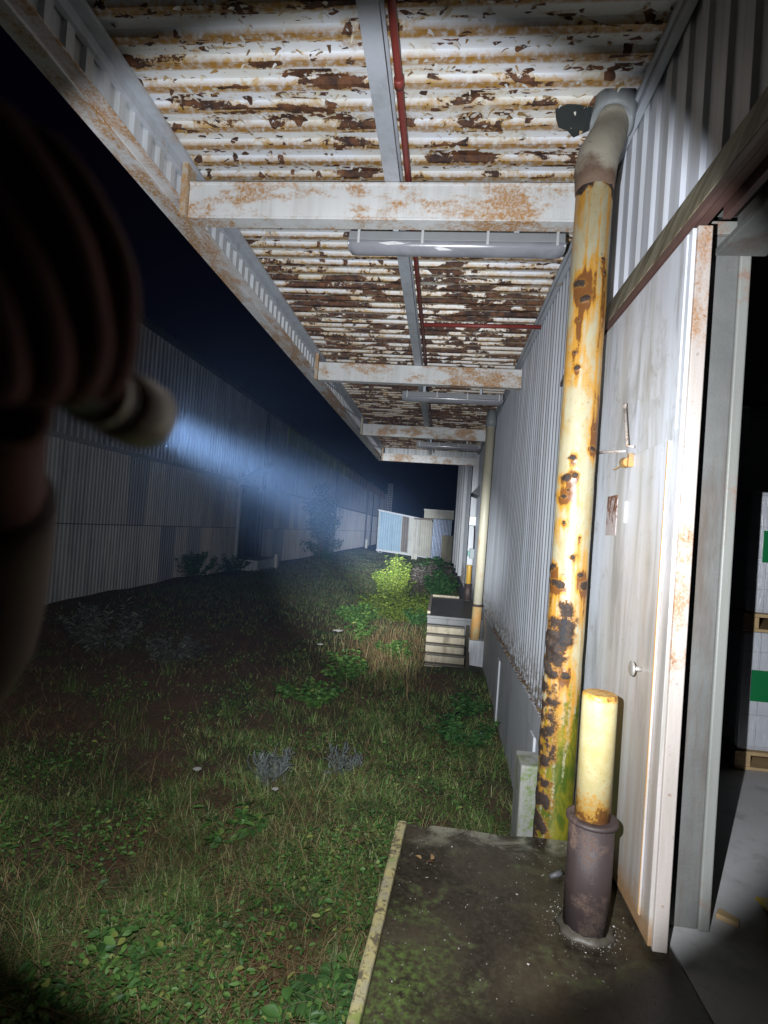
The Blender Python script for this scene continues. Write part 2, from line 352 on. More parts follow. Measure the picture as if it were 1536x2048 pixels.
M['zinc'] = t.bsdf(t.mix(a, (.14, .17, .24), (.30, .34, .42)), t.math('MULTIPLY_ADD', a, .3, .35), .7)
M['white_trim'] = m_painted('white_pilaster_paint', (.60, .62, .66), .10, 2., (1, 1, .3), spots=.72, dirt=.5)
M['lamp_glass'] = m_plain('pale_lamp_glass', (.85, .86, .88), .2, 0, .03)
M['box_grey'] = m_plain('grey_switch_box', (.33, .38, .38), .5)
M['box_teal'] = m_plain('teal_switch_box', (.20, .42, .40), .5)
M['black_cable'] = m_plain('black_cable', (.03, .028, .03), .6)

# --- goods
t = NT('shrink_wrapped_cartons'); a = t.noise(t.P, 3., 6, .6, 1.2, sc=(1, 1, 3)); b = t.noise(t.P, 14., 5, .7, 1.0, sc=(3, 3, .6))
x, y, z = t.sep(t.P)
sx = t.math('ABSOLUTE', t.math('SUBTRACT', t.math('FRACT', t.math('MULTIPLY', x, 2.55)), .5)); sz = t.math('ABSOLUTE', t.math('SUBTRACT', t.math('FRACT', t.math('MULTIPLY', t.math('ADD', z, .06), 4.4)), .5))
seam = t.math('MAXIMUM', t.ss(sx, .490, .496), t.ss(sz, .485, .494))
c = t.mix(t.math('MULTIPLY', seam, .55), t.mix(a, (.50, .51, .55), (.64, .65, .68)), (.22, .22, .23))
wrn = t.noise(t.P, 7., 6, .7, 2.0, sc=(4, 4, .5))
M['wrap'] = t.bsdf(t.mix(t.math('MULTIPLY', t.ss(wrn, .56, .66), .5), c, (.75, .76, .79)), .16, 0, t.math('ADD', t.math('ADD', a, b), t.math('MULTIPLY', wrn, 1.5)), .45, .012, coat=.5)
M['green'] = m_plain('green_print', (.012, .17, .055), .3, 0, .1)
M['wood'] = m_plain('pallet_wood', (.46, .32, .16), .7, 0, .3, 12)
M['yellow'] = m_painted('yellow_guard_paint', (.55, .40, .02), .25, 5., spots=.62)

# --- torch and person
M['skin'] = m_plain('skin', (.27, .115, .085), .85, 0, .2, 40)
M['sleeve_cloth'] = m_plain('beige_sleeve_cloth', (.27, .19, .145), .9, 0, .15, 60)
M['torch_head'] = m_plain('sand_torch_head', (.52, .45, .36), .4, .2, .1, 30)
M['torch_black'] = m_plain('black_torch_body', (.018, .017, .018), .5, 0, .2, 60)

# --- vegetation
def m_leaf(name, stops, rough=.65, trans=.25, patch=None):
    t = NT(name); r = t.geo.outputs['Random Per Island']
    k = t.noise(t.P, 25., 3, .6)
    c = t.mix(t.math('MULTIPLY', k, .3), t.ramp(r, stops), tuple(v*.5 for v in stops[0][1]))
    if patch:
        c = t.mix(t.math('MULTIPLY', t.ss(t.noise(t.P, 1.1, 4, .6, .3), .50, .66), .75), c, patch[0])
        c = t.mix(t.math('MULTIPLY', t.ss(t.noise(t.P, 2.1, 4, .6, .3, loc=(3, 9, 0)), .52, .66), .7), c, patch[1])
    return t.bsdf(c, rough, trans=trans)
M['grass'] = m_leaf('green_grass', [(0, (0.091, 0.191, 0.045)), (.35, (0.183, 0.355, 0.083)), (.62, (0.319, 0.501, 0.129)), (.80, (0.501, 0.454, 0.191)), (.92, (0.620, 0.620, 0.343)), (1, (0.365, 0.206, 0.091))], patch=((.16, .115, .06), (.035, .085, .028)))
M['tuft'] = m_leaf('fresh_tuft_grass', [(0, (.06, .13, .025)), (.5, (.11, .21, .04)), (.8, (.17, .24, .07)), (1, (.42, .34, .17))])
M['grass_far'] = m_leaf('short_turf', [(0, (.055, .085, .028)), (.4, (.095, .135, .042)), (.7, (.14, .16, .06)), (1, (.20, .155, .075))], patch=((.11, .075, .042), (.06, .10, .03)))
M['straw'] = m_leaf('dry_straw', [(0, (0.208, 0.137, 0.058)), (.5, (0.351, 0.247, 0.111)), (1, (0.520, 0.377, 0.195))])
M['dead'] = m_leaf('reddish_dead_litter', [(0, (0.099, 0.044, 0.025)), (.5, (0.211, 0.099, 0.051)), (1, (0.442, 0.276, 0.144))])
M['weed'] = m_leaf('broad_weed_leaf', [(0, (0.052, 0.127, 0.033)), (.5, (0.098, 0.220, 0.047)), (.9, (0.173, 0.326, 0.070)), (1, (0.371, 0.371, 0.093))], .55, .2)
M['bush'] = m_leaf('bright_bush_leaf', [(0, (.09, .15, .018)), (.5, (.17, .25, .03)), (1, (.30, .36, .07))], .45, .3)
M['bush2'] = m_leaf('dark_bush_leaf', [(0, (0.037, 0.112, 0.037)), (.6, (0.075, 0.188, 0.053)), (1, (0.131, 0.263, 0.075))], .4, .25)
M['grey_herb'] = m_leaf('grey_green_herb', [(0, (0.103, 0.120, 0.107)), (.6, (0.164, 0.185, 0.172)), (1, (0.215, 0.232, 0.215))], .7, .15)
M['dusty'] = m_leaf('dusty_shrub_leaf', [(0, (.05, .055, .042)), (.6, (.085, .09, .07)), (1, (.14, .14, .115))], .9, .1)
M['thistle'] = m_leaf('withered_grey_leaf', [(0, (.11, .09, .075)), (.6, (.20, .165, .14)), (1, (.29, .25, .22))], .7, .15)
M['fern'] = m_leaf('fern_leaf', [(0, (0.047, 0.117, 0.033)), (1, (0.105, 0.211, 0.058))], .5, .2)
M['stem'] = m_leaf('weed_stem', [(0, (.06, .08, .025)), (1, (.14, .10, .05))], .6, .1)
M['twig'] = m_leaf('woody_twig', [(0, (.06, .045, .03)), (1, (.12, .09, .06))], .8, 0.001)
M['petal'] = m_leaf('white_petal', [(0, (.55, .54, .48)), (1, (.68, .67, .62))], .6, .2)
M['treeleaf'] = m_leaf('hazy_tree_leaf', [(0, (0.045, 0.083, 0.060)), (.6, (0.083, 0.128, 0.090)), (1, (0.120, 0.173, 0.120))], .5, .2)
M['litter'] = m_leaf('fallen_leaf', [(0, (.13, .06, .03)), (.5, (.22, .12, .05)), (1, (.32, .22, .10))], .6, .1)
M['chip'] = m_leaf('pale_grit', [(0, (.10, .09, .075)), (.6, (.22, .20, .17)), (.85, (.42, .40, .35)), (1, (.65, .63, .6))], .6, .001)

t = NT('soil_and_moss')
a = t.noise(t.P, 1.4, 6, .65, .4); b = t.noise(t.P, 14., 6, .7); d = t.noise(t.P, .5, 4, .6, loc=(7, 2, 0)); e = t.noise(t.P, 60., 4, .7)
c = t.mix(t.ss(a, .35, .65), (.035, .038, .016), (.068, .080, .028))
c = t.mix(t.math('MULTIPLY', t.ss(d, .48, .62), .8), c, (.080, .045, .026))
c = t.mix(t.math('MULTIPLY', t.ss(b, .55, .7), .6), c, (.12, .10, .055))
c = t.mix(t.math('MULTIPLY', t.attr('bare'), t.ss(b, .2, .5)), c, t.mix(a, (.085, .040, .026), (.17, .105, .062)))
x, y, z = t.sep(t.P)
turf = t.math('MULTIPLY', t.ss(y, 14., 22.), t.ss(t.math('ADD', x, t.math('MULTIPLY', a, 2.)), -4.5, -2.5))
c = t.mix(t.math('MULTIPLY', turf, .8), c, t.mix(b, (.058, .066, .026), (.11, .112, .045)))
M['soil'] = t.bsdf(c, .95, 0, t.math('ADD', b, e), .8, .03)

# ------------------------------------------------------------------ mesh helpers
class MB:
    def __init__(s): s.v = []; s.f = []
    def add(s, vs, fs):
        o = len(s.v); s.v += [tuple(map(float, q)) for q in vs]; s.f += [tuple(i+o for i in q) for q in fs]; return s
    def box(s, x0, x1, y0, y1, z0, z1):
        return s.add([(x0,y0,z0),(x1,y0,z0),(x1,y1,z0),(x0,y1,z0),(x0,y0,z1),(x1,y0,z1),(x1,y1,z1),(x0,y1,z1)],
                     [(0,3,2,1),(4,5,6,7),(0,1,5,4),(1,2,6,5),(2,3,7,6),(3,0,4,7)])
    def tube(s, pts, rad, n=12, cap=True):
        pts = [Vector(p) for p in pts]
        if not isinstance(rad, (list, tuple)): rad = [rad]*len(pts)
        o = len(s.v); up = None
        for i, p in enumerate(pts):
            d = (pts[min(i+1, len(pts)-1)]-pts[max(i-1, 0)]).normalized()
            if up is None: up = Vector((0, 0, 1)) if abs(d.z) < .9 else Vector((0, 1, 0))
            a = (up-d*up.dot(d)).normalized(); b = d.cross(a); up = a
            for k in range(n):
                q = p+(a*math.cos(2*PI*k/n)+b*math.sin(2*PI*k/n))*rad[i]; s.v.append(tuple(q))
        for i in range(len(pts)-1):
            for k in range(n):
                s.f.append((o+i*n+k, o+i*n+(k+1)%n, o+(i+1)*n+(k+1)%n, o+(i+1)*n+k))
        if cap:
            s.f.append(tuple(o+k for k in reversed(range(n)))); s.f.append(tuple(o+(len(pts)-1)*n+k for k in range(n)))
        return s
    def prism(s, prof, axis, a0, a1):
        """extrude a closed 2-D profile along an axis: 'y' -> profile (x,z); 'x' -> (y,z); 'z' -> (x,y)"""
        mk = {'y': lambda p, a: (p[0], a, p[1]), 'x': lambda p, a: (a, p[0], p[1]), 'z': lambda p, a: (p[0], p[1], a)}[axis]
        n = len(prof)
        return s.add([mk(p, a0) for p in prof]+[mk(p, a1) for p in prof],
                     [tuple(range(n))[::-1], tuple(range(n, 2*n))]+[(i, (i+1) % n, n+(i+1) % n, n+i) for i in range(n)])
    def ribs(s, plane, along0, along1, c0, c1, base, pitch, depth, flat=.45, web=.12, wob=0., nz=1):
        """profiled sheet. plane 'X': ribs run in z, repeat in y, sheet at x=base (ribs toward -x).
           'Z': ribs run in x, repeat in y, sheet at z=base (ribs down). 'Y': ribs run in z, repeat in x."""
        pr = []; a = math.floor(along0/pitch)*pitch
        top = 1-flat-2*web
        while a < along1:
            for q, d in ((0, 0), (flat, 0), (flat+web, 1), (flat+web+top, 1)):
                w = a+q*pitch
                if along0 <= w <= along1: pr.append((w, d*depth))
            a += pitch
        o = len(s.v); nn = len(pr)
        for j in range(nz+1):
            c = c0+(c1-c0)*j/nz
            for w, d in pr:
                e = wob*(mn.noise((w*.7, c*.9, base))+.5*mn.noise((w*2.3, c*2.1, base)))
                if plane == 'X': s.v.append((base-d+e, w, c))
                elif plane == 'Z': s.v.append((c, w, base-d+e))
                else: s.v.append((w, base-d+e, c))
        for j in range(nz):
            for i in range(nn-1): s.f.append((o+j*nn+i, o+j*nn+i+1, o+(j+1)*nn+i+1, o+(j+1)*nn+i))
        return s
    def build(s, name, mat, parent=None, smooth=False, bevel=0., solid=0.):
        me = bpy.data.meshes.new(name)
        off = Vector((0, 0, 0))
        if parent is not None:
            q = parent
            while q is not None: off += q.location; q = q.parent
        me.from_pydata([tuple(Vector(v)-off) for v in s.v], [], s.f)
        me.validate()
        o = bpy.data.objects.new(name, me); C.objects.link(o)
        if parent is not None: o.parent = parent
        if mat is not None: me.materials.append(mat)
        if smooth: me.polygons.foreach_set('use_smooth', [True]*len(me.polygons))
        if solid:
            q = o.modifiers.new('s', 'SOLIDIFY'); q.thickness = solid; q.offset = 1
        if bevel:
            q = o.modifiers.new('b', 'BEVEL'); q.width = bevel; q.segments = 2; q.limit_method = 'ANGLE'
        return o
def thing(name, label, cat, loc=(0, 0, 0), group=None):
    o = bpy.data.objects.new(name, None); C.objects.link(o); o.location = loc; o.empty_display_size = .1
    o['label'] = label; o['category'] = cat
    if group: o['group'] = group
    return o
def tag(o, label, cat, group=None, kind=None):
    if label: o['label'] = label
    if cat: o['category'] = cat
    if group: o['group'] = group
    if kind: o['kind'] = kind
    return o
def copy_tree(root, loc):
    r = root.copy(); C.objects.link(r); r.location = loc
    for ch in list(root.children):
        c = ch.copy(); C.objects.link(c); c.parent = r
        for g in list(ch.children):
            d = g.copy(); C.objects.link(d); d.parent = c
    return r
def cyl(p0, p1, r, n=24): return MB().tube([p0, p1], r, n)

# ------------------------------------------------------------------ ground
def gz(x, y):
    x = np.asarray(x, float); y = np.asarray(y, float)
    z = -1.12+.035*np.clip(-x-.8, 0, 9)
    z = z-.18*np.exp(-((x-.95)/.45)**2)*np.clip((9-y)/3, 0, 1)
    z = z+.035*np.sin(x*1.7+.6*y)+.03*np.sin(y*1.3-x*.8)+.015*np.sin(x*5.1+y*3.3)
    return z
def axis_pts(lo, hi, near0, near1, step):
    p = list(np.arange(near0, near1+1e-6, step)); d = step
    while p[-1] < hi: d *= 1.25; p.append(p[-1]+d)
    d = step
    while p[0] > lo: d *= 1.25; p.insert(0, p[0]-d)
    return p
xs = axis_pts(-500, 500, -10, 1.2, .22); ys = axis_pts(-300, 900, 0, 22, .22)
g = MB(); nx, ny = len(xs), len(ys)
XX, YY = np.meshgrid(xs, ys); ZZ = gz(XX, YY)
g.v = list(zip(XX.ravel().tolist(), YY.ravel().tolist(), ZZ.ravel().tolist()))
g.f = [(j*nx+i, j*nx+i+1, (j+1)*nx+i+1, (j+1)*nx+i) for j in range(ny-1) for i in range(nx-1)]
o = g.build('ground', M['soil'], smooth=True); o['kind'] = 'structure'
at = o.data.attributes.new('bare', 'FLOAT', 'POINT')
at.data.foreach_set('value', [max(0., min(1., (-.02+.42*max(0., min(1., (-a-1.6-.06*b)/1.2))*max(0., min(1., (b-4.2)/2.5))-(.6*mn.noise((a*.9+3.1, b*.9-3.1, 5.27))+.6*mn.noise((a*2.6+8., b*2.6-8., 13.6))))/.28)) for a, b, _ in g.v])

# ------------------------------------------------------------------ vegetation builders
def blades(P, hgt, wid, lean, name, mat, label=None, cat=None, kind=None, parent=None):
    """P (n,3) base points -> bent grass blades, one mesh"""
    n = len(P); a = rng.uniform(0, 2*PI, n); b = a+PI/2+rng.uniform(-.5, .5, n)
    wv = np.stack([np.cos(a), np.sin(a), np.zeros(n)], 1)*wid[:, None]*.5
    lv = np.stack([np.cos(b), np.sin(b), np.zeros(n)], 1)*(hgt*lean)[:, None]
    up = np.zeros((n, 3)); up[:, 2] = hgt
    droop = np.sqrt(np.clip(1-.55*np.minimum(lean, 1.2)**2, .15, 1))[:, None]
    p1 = P+lv*.25+up*.5*droop; p2 = P+lv*.62+up*.85*droop; p3 = P+lv*1.05+up*droop*.95
    V = np.stack([P-wv, P+wv, p1-wv*.9, p1+wv*.9, p2-wv*.6, p2+wv*.6, p3], 1).reshape(-1, 3)
    me = bpy.data.meshes.new(name)
    o7 = (np.arange(n)*7)[:, None]
    quads = np.concatenate([o7+np.array([[0, 1, 3, 2]]), o7+np.array([[2, 3, 5, 4]])], 0); tris = o7+np.array([[4, 5, 6]])
    return mesh_np(name, V, quads, tris, mat, parent, label, cat, kind)
def mesh_np(name, V, quads, tris, mat, parent=None, label=None, cat=None, kind=None):
    me = bpy.data.meshes.new(name); nq, nt = len(quads), len(tris)
    if parent is not None:
        off = np.zeros(3); q = parent
        while q is not None: off += np.array(q.location); q = q.parent
        V = V-off
    me.vertices.add(len(V)); me.vertices.foreach_set('co', np.ascontiguousarray(V, dtype=np.float32).ravel())
    me.loops.add(nq*4+nt*3)
    li = np.concatenate([np.asarray(quads).ravel() if nq else np.zeros(0, int), np.asarray(tris).ravel() if nt else np.zeros(0, int)]).astype(np.int32)
    me.loops.foreach_set('vertex_index', li)
    me.polygons.add(nq+nt)
    me.polygons.foreach_set('loop_start', np.concatenate([np.arange(nq)*4, nq*4+np.arange(nt)*3]).astype(np.int32))
    me.update(calc_edges=True); me.materials.append(mat)
    o = bpy.data.objects.new(name, me); C.objects.link(o)
    if parent is not None: o.parent = parent
    return tag(o, label, cat, kind=kind)
def leaf_mesh(P, D, L, W, name, mat, parent=None, label=None, cat=None, kind=None, fold=.25):
    """P base, D unit direction, L length, W width -> folded pointed leaves"""
    n = len(P); D = D/np.linalg.norm(D, axis=1)[:, None]
    r = rng.normal(size=(n, 3)); r[:, 2] *= .35
    sd = np.cross(D, np.array([0, 0, 1.])+r*.5); sd /= np.linalg.norm(sd, axis=1)[:, None]+1e-9
    nv = np.cross(sd, D)
    L = L[:, None]; W = W[:, None]
    dn = np.array([0, 0, 1.])*L
    def at(q, w, up=1.): return P+D*L*q-dn*(.16*q*q), sd*W*.5*w, nv*W*fold*w*up
    rows = [at(0, .0), at(.18, .62), at(.45, 1.), at(.75, .70), at(1., 0.)]
    V = [rows[0][0]]
    for c, sw, nw in rows[1:4]: V += [c-sw+nw, c, c+sw+nw]
    V.append(rows[4][0])
    V = np.stack(V, 1).reshape(-1, 3)
    o5 = (np.arange(n)*11)[:, None]
    def idx(lst, k): return np.concatenate([o5+np.array(q).reshape(1, k) for q in lst], 0)
    tr = idx([[0, 2, 1], [0, 3, 2], [7, 8, 10], [8, 9, 10]], 3)
    qd = idx([[1, 2, 5, 4], [2, 3, 6, 5], [4, 5, 8, 7], [5, 6, 9, 8]], 4)
    o = mesh_np(name, V, qd, tr, mat, parent, label, cat, kind)
    o.data.polygons.foreach_set('use_smooth', [True]*len(o.data.polygons)); return o
def nz2(x, y, s, o=0.):
    return np.array([mn.noise((a*s+o, b*s-o, o*1.7)) for a, b in zip(x, y)])
def scatter(n, y0, y1, xl=None, xr=1.0, power=1.25):
    u = rng.uniform(0, 1, n)
    k = 1-power
    y = (y0**k+u*(y1**k-y0**k))**(1/k)
    left = np.maximum(-(.80*y+.35), -9.3) if xl is None else np.full(n, xl)
    x = left+(xr-left)*rng.uniform(0, 1, n)
    return x, y
def clear(x, y):     # keep grass off the slab and the stairs
    on_slab = (x > -.22) & (y < 3.0)
    on_st = (x > -.2) & (y > 10.5) & (y < 15.3)
    return ~(on_slab | on_st)

# main grass: short turf with ragged longer tufts, thinner where the soil shows
x, y = scatter(150000, 1.5, 21, power=1.3)
k = clear(x, y); x, y = x[k], y[k]
pt = nz2(x, y, .9, 3.1); pt2 = nz2(x, y, 2.6, 8.)
track = np.clip((-x-1.6-.06*y)/1.2, 0, 1)*np.clip((y-4.2)/2.5, 0, 1)
k = (pt*.6+pt2*.6+rng.uniform(-.42, .42, len(x))-.42*track) > -.20
x, y, pt, pt2 = x[k], y[k], pt[k], pt2[k]
P = np.stack([x, y, gz(x, y)-.01], 1)
leftfade = np.clip((x+4.5)/3, .45, 1)
h = (.045+.10*rng.random(len(x))**2+.10*np.clip(pt2+.1, 0, 1))*leftfade*(1+y/40)
blades(P, h, .0026+.0030*rng.random(len(x))+.0005*y, rng.uniform(.5, 2.1, len(x)), 'grass', M['grass'],
       'mixed green and straw coloured grass growing across the yard', 'grass', 'stuff')
x, y = scatter(60000, 12, 58, power=1.6, xr=.95); k = clear(x, y) & (rng.random(len(x)) < np.clip((y-12)/9, .05, 1)) & (x > -9.2+rng.random(len(x))); x, y = x[k], y[k]
P = np.stack([x, y, gz(x, y)-.01], 1)
blades(P, .06+.10*rng.random(len(x)), .012+.0011*y, rng.uniform(.3, 1.1, len(x)), 'short_turf', M['grass_far'],
       'short pale mown turf further down the yard', 'grass', 'stuff')
tx, ty, th, tw = [], [], [], []
for k in range(150):
    a, b = scatter(1, 1.7, 8.5); a, b = float(a[0]), float(b[0])
    if not clear(np.array([a]), np.array([b]))[0] or a > .6: continue
    m = random.randint(25, 70); q = random.uniform(.04, .12)
    tx += list(rng.normal(a, q, m)); ty += list(rng.normal(b, q, m)); th += list(random.uniform(.14, .34)*rng.uniform(.6, 1.1, m)); tw += list(rng.uniform(.003, .0065, m))
tx, ty, th, tw = map(np.array, (tx, ty, th, tw)); k = clear(tx, ty); tx, ty, th, tw = tx[k], ty[k], th[k], tw[k]
blades(np.stack([tx, ty, gz(tx, ty)-.01], 1), th, tw, rng.uniform(.4, 1.5, len(tx)), 'grass_tufts', M['tuft'],
       'longer arching grass tufts scattered through the nearer yard', 'grass', 'stuff')
# dead reddish litter among the grass
x, y = scatter(34000, 1.6, 11); k = clear(x, y); x, y = x[k], y[k]
pt = nz2(x, y, .7, 21.); k = pt+rng.uniform(-.35, .35, len(x)) > .10; x, y = x[k], y[k]
P = np.stack([x, y, gz(x, y)+.0], 1)
blades(P, .06+.09*rng.random(len(x)), .004+.003*rng.random(len(x)), rng.uniform(1.0, 2.2, len(x)), 'dead_grass', M['dead'],
       'reddish brown dead grass matted between the green tufts', 'dead grass', 'stuff')
# pale straws lying about
x, y = scatter(6500, 1.6, 12); k = clear(x, y); x, y = x[k], y[k]
P = np.stack([x, y, gz(x, y)+.03], 1)
blades(P, .10+.2*rng.random(len(x)), .003+.003*rng.random(len(x)), rng.uniform(1.0, 2.0, len(x)), 'straw', M['straw'],
       'loose pale straws lying over the grass', 'straw', 'stuff')
# low broad-leaved ground cover
def weed_patch(n, y0, y1, seed, thr, size):
    x, y = scatter(n, y0, y1, xr=.9); k = clear(x, y); x, y = x[k], y[k]
    pt = nz2(x, y, 1.1, seed); k = pt+rng.uniform(-.15, .15, len(x))-.10*np.clip((-x-1.5)/2, 0, 2) > thr; x, y = x[k], y[k]
    m = len(x); P = np.stack([x, y, gz(x, y)+.02+.14*rng.random(m)], 1)
    D = rng.normal(size=(m, 3)); D[:, 2] = np.abs(D[:, 2])*.35-.05
    return P, D, size*(.6+.8*rng.random(m)), size*.55*(.6+.7*rng.random(m))
P, D, L, W = weed_patch(24000, 1.6, 13, 5.5, .06, .046)
leaf_mesh(P, D, L, W, 'ground_cover_leaves', M['weed'], None, 'low broad leaved weeds covering the ground between the grass tufts', 'ground cover', 'stuff')
# tall dry grass by the stairs
n = 2100; cxx = rng.normal(-.95, .55, n); cyy = rng.normal(11.8, 1.6, n); k = clear(cxx, cyy) & (cxx < .0); cxx, cyy = cxx[k], cyy[k]; n = len(cxx)
P = np.stack([cxx, cyy, gz(cxx, cyy)], 1)
blades(P, .16+.40*rng.random(n)**1.5, .005+.004*rng.random(n), rng.uniform(.3, 1.6, n), 'tall_dry_grass', M['straw'],
       'tall straw coloured dry grass standing left of the concrete stairs', 'dry grass', 'stuff')

def plant(name, label, cat, loc, height, spread, nstem, nleaf, ll, lw, leafmat, stemmat, group=None, leafstart=.15, upness=.4, stemr=.004, bendy=.5, part='leaves'):
    x0, y0 = loc; z0 = float(gz(x0, y0))-.02
    t = thing(name, label, cat, (x0, y0, z0), group)
    st = MB(); LP = []; LD = []
    for i in range(nstem):
        a = random.uniform(0, 2*PI); r = spread*math.sqrt(random.random())
        hh = height*random.uniform(.65, 1)*(1-.35*(r/spread)**2)
        base = Vector((x0+.12*r*math.cos(a), y0+.12*r*math.sin(a), z0)); top = Vector((x0+r*math.cos(a), y0+r*math.sin(a), z0+hh))
        mid = base.lerp(top, .5)+Vector((random.uniform(-1, 1), random.uniform(-1, 1), random.uniform(0, .6)))*spread*.18*bendy
        pts = [base.lerp(mid, q*2) if q < .5 else mid.lerp(top, q*2-1) for q in (0, .25, .5, .75, 1)]
        st.tube(pts, [stemr*(1-.7*j/4) for j in range(5)], 5, False)
        m = max(1, int(nleaf/nstem))
        for j in range(m):
            q = leafstart+(1-leafstart)*random.random()**.8
            p = base.lerp(mid, q*2) if q < .5 else mid.lerp(top, q*2-1)
            b = random.uniform(0, 2*PI)
            LP.append(p); LD.append((math.cos(b), math.sin(b), random.uniform(-.4, 1)*upness))
    if stemmat: st.build('stems', stemmat, t, smooth=True)
    n = len(LP); LP = np.array([tuple(p) for p in LP]); LD = np.array(LD)
    LD = LD/np.linalg.norm(LD, axis=1)[:, None]
    LP = LP+LD*(ll*.25*rng.random(n))[:, None]
    leaf_mesh(LP, LD, ll*(.55+.75*rng.random(n)), lw*(.6+.7*rng.random(n)), part, leafmat, t)
    return t

plant('bush', 'bright yellow green bush lit by the torch beam in the middle of the yard', 'bush', (-1.45, 18.6), 1.9, .85, 60, 4600, .09, .055, M['bush'], M['stem'], leafstart=.12)
plant('bush', 'lower bright green bush spreading in front of the lit bush', 'bush', (-1.0, 15.6), 1.05, 1.25, 60, 4800, .08, .048, M['bush'], M['stem'], leafstart=.08)
plant('bush', 'loose mid green bush left of the lit bush, leaning over the mown grass', 'bush', (-2.05, 14.6), .70, .75, 24, 1100, .10, .065, M['weed'], M['stem'])
plant('bush', 'dark green bush against the warehouse wall beyond the stair landing', 'bush', (.05, 21.5), 1.35, .85, 30, 1900, .13, .085, M['bush2'], M['stem'])
plant('bush', 'dark green bush filling the corner below the olive board', 'bush', (-.2, 30.0), 1.55, 1.2, 30, 1600, .17, .11, M['bush2'], M['stem'])
plant('bush', 'blue green bush close behind the stair landing', 'bush', (-.45, 15.0), .75, .45, 16, 700, .09, .06, M['bush2'], M['stem'])
for px, py, hh, lab in ((-.75, 23.0, 1.55, 'withered grey thistle stalks left of the dark bush'), (-.2, 24.4, 1.75, 'tallest withered grey thistle stalks behind the dark bush'), (.35, 26.2, 1.6, 'withered grey thistle stalks next to the far wall')):
    plant('thistle', lab, 'thistle', (px, py), hh, .6, 14, 420, .17, .05, M['thistle'], M['twig'], 'withered thistles behind the bushes', leafstart=.45, stemr=.008)
plant('weed', 'green weed growing up through the tall dry grass', 'weed', (-.75, 11.2), .55, .55, 18, 520, .08, .05, M['weed'], M['stem'])
plant('weed', 'leafy green weed with brown seed heads at the edge of the tall dry grass', 'weed', (-1.65, 12.6), .80, .35, 9, 230, .11, .06, M['weed'], M['stem'])
plant('weed', 'leafy nettle clump left of the tall dry grass', 'weed', (-1.45, 9.3), .62, .5, 18, 560, .09, .05, M['weed'], M['stem'])
plant('weed', 'sprawling green weed in front of the nettle clump', 'weed', (-1.75, 8.0), .42, .6, 18, 560, .09, .06, M['weed'], M['stem'])
plant('weed', 'low dark weed along the foot of the concrete plinth', 'weed', (.45, 7.2), .45, .45, 16, 420, .09, .05, M['bush2'], M['stem'])
plant('weed', 'low green weed under the stairs, beside their right edge', 'weed', (.55, 8.4), .45, .35, 14, 380, .09, .05, M['bush2'], M['stem'])
plant('weed', 'pale leaved weed standing in the nearest grass', 'weed', (-1.55, 4.35), .34, .28, 9, 110, .085, .045, M['weed'], M['stem'])
plant('weed', 'broad leaved dark weed in the foreground beside the slab kerb', 'weed', (-.62, 2.55), .26, .36, 11, 170, .11, .07, M['weed'], M['stem'])
plant('weed', 'broad leaved dark weed at the lower edge of the grass', 'weed', (-.95, 2.2), .24, .34, 11, 180, .10, .06, M['weed'], M['stem'])
plant('weed', 'glossy weed with round leaves against the slab kerb', 'weed', (-.40, 2.02), .20, .22, 8, 90, .09, .07, M['weed'], M['stem'])
plant('weed', 'yellowish green weed left of the dark foreground weeds', 'weed', (-1.75, 2.9), .28, .4, 12, 190, .07, .04, M['weed'], M['stem'])
plant('mugwort', 'taller silver grey herb with upright spikes in the grass', 'herb', (-1.52, 5.35), .46, .24, 24, 420, .085, .016, M['grey_herb'], M['grey_herb'], 'silver grey herbs', leafstart=.2, upness=4., stemr=.006)
plant('mugwort', 'smaller silver grey herb closer to the concrete wall', 'herb', (-.88, 5.75), .32, .24, 20, 300, .075, .015, M['grey_herb'], M['grey_herb'], 'silver grey herbs', leafstart=.2, upness=4., stemr=.006)
plant('shrub', 'dusty grey shrub in the shadow below the hand', 'shrub', (-5.4, 8.6), 1.05, .85, 34, 1500, .11, .03, M['dusty'], M['twig'], upness=1.3, leafstart=.25)
plant('shrub', 'low grey shrub right of the dusty shrub, in the dark grass', 'shrub', (-4.4, 8.9), .6, .7, 22, 800, .10, .028, M['dusty'], M['twig'], upness=1.3, leafstart=.25)
plant('shrub', 'dark shrub growing against the patched sheets of the far warehouse', 'shrub', (-9.0, 19.5), 1.2, 1.2, 26, 1400, .13, .06, M['bush2'], M['twig'])
plant('shrub', 'dark shrub left of the far warehouse door', 'shrub', (-9.0, 23.2), 1.0, 1.0, 22, 1000, .13, .06, M['bush2'], M['twig'])
plant('shrub', 'low shrub at the foot of the small tree', 'shrub', (-7.6, 36.8), .9, 1.0, 20, 900, .15, .08, M['bush2'], M['twig'])

def yarrow(label, x0, y0, h, r):
    z0 = float(gz(x0, y0)); t = thing('yarrow', label, 'flower', (x0, y0, z0), 'white yarrow flowers')
    s = MB(); tip = Vector((x0+.03, y0+.02, z0+h)); s.tube([(x0, y0, z0), (x0+.01, y0, z0+h*.5), tuple(tip-Vector((0, 0, .05)))], .0035, 5)
    P = []
    for k in range(26):
        a = k*2.399; q = r*math.sqrt((k+.5)/26); p = tip+Vector((q*math.cos(a), q*math.sin(a), -.15*q))
        P.append(p)
        if k % 3 == 0: s.tube([tuple(tip-Vector((0, 0, .05))), tuple(p)], .0015, 4)
    s.build('stem', M['stem'], t)
    f = MB()
    for p in P:
        w = r*.22; f.tube([tuple(p-Vector((0, 0, .004))), tuple(p+Vector((0, 0, .004)))], [w*.6, w], 6)
    f.build('flower_head', M['petal'], t)
yarrow('broadest white yarrow head, above the weeds left of the dry grass', -1.78, 9.9, .72, .085)
yarrow('small white yarrow head to the left of the broadest one', -1.88, 8.9, .62, .045)
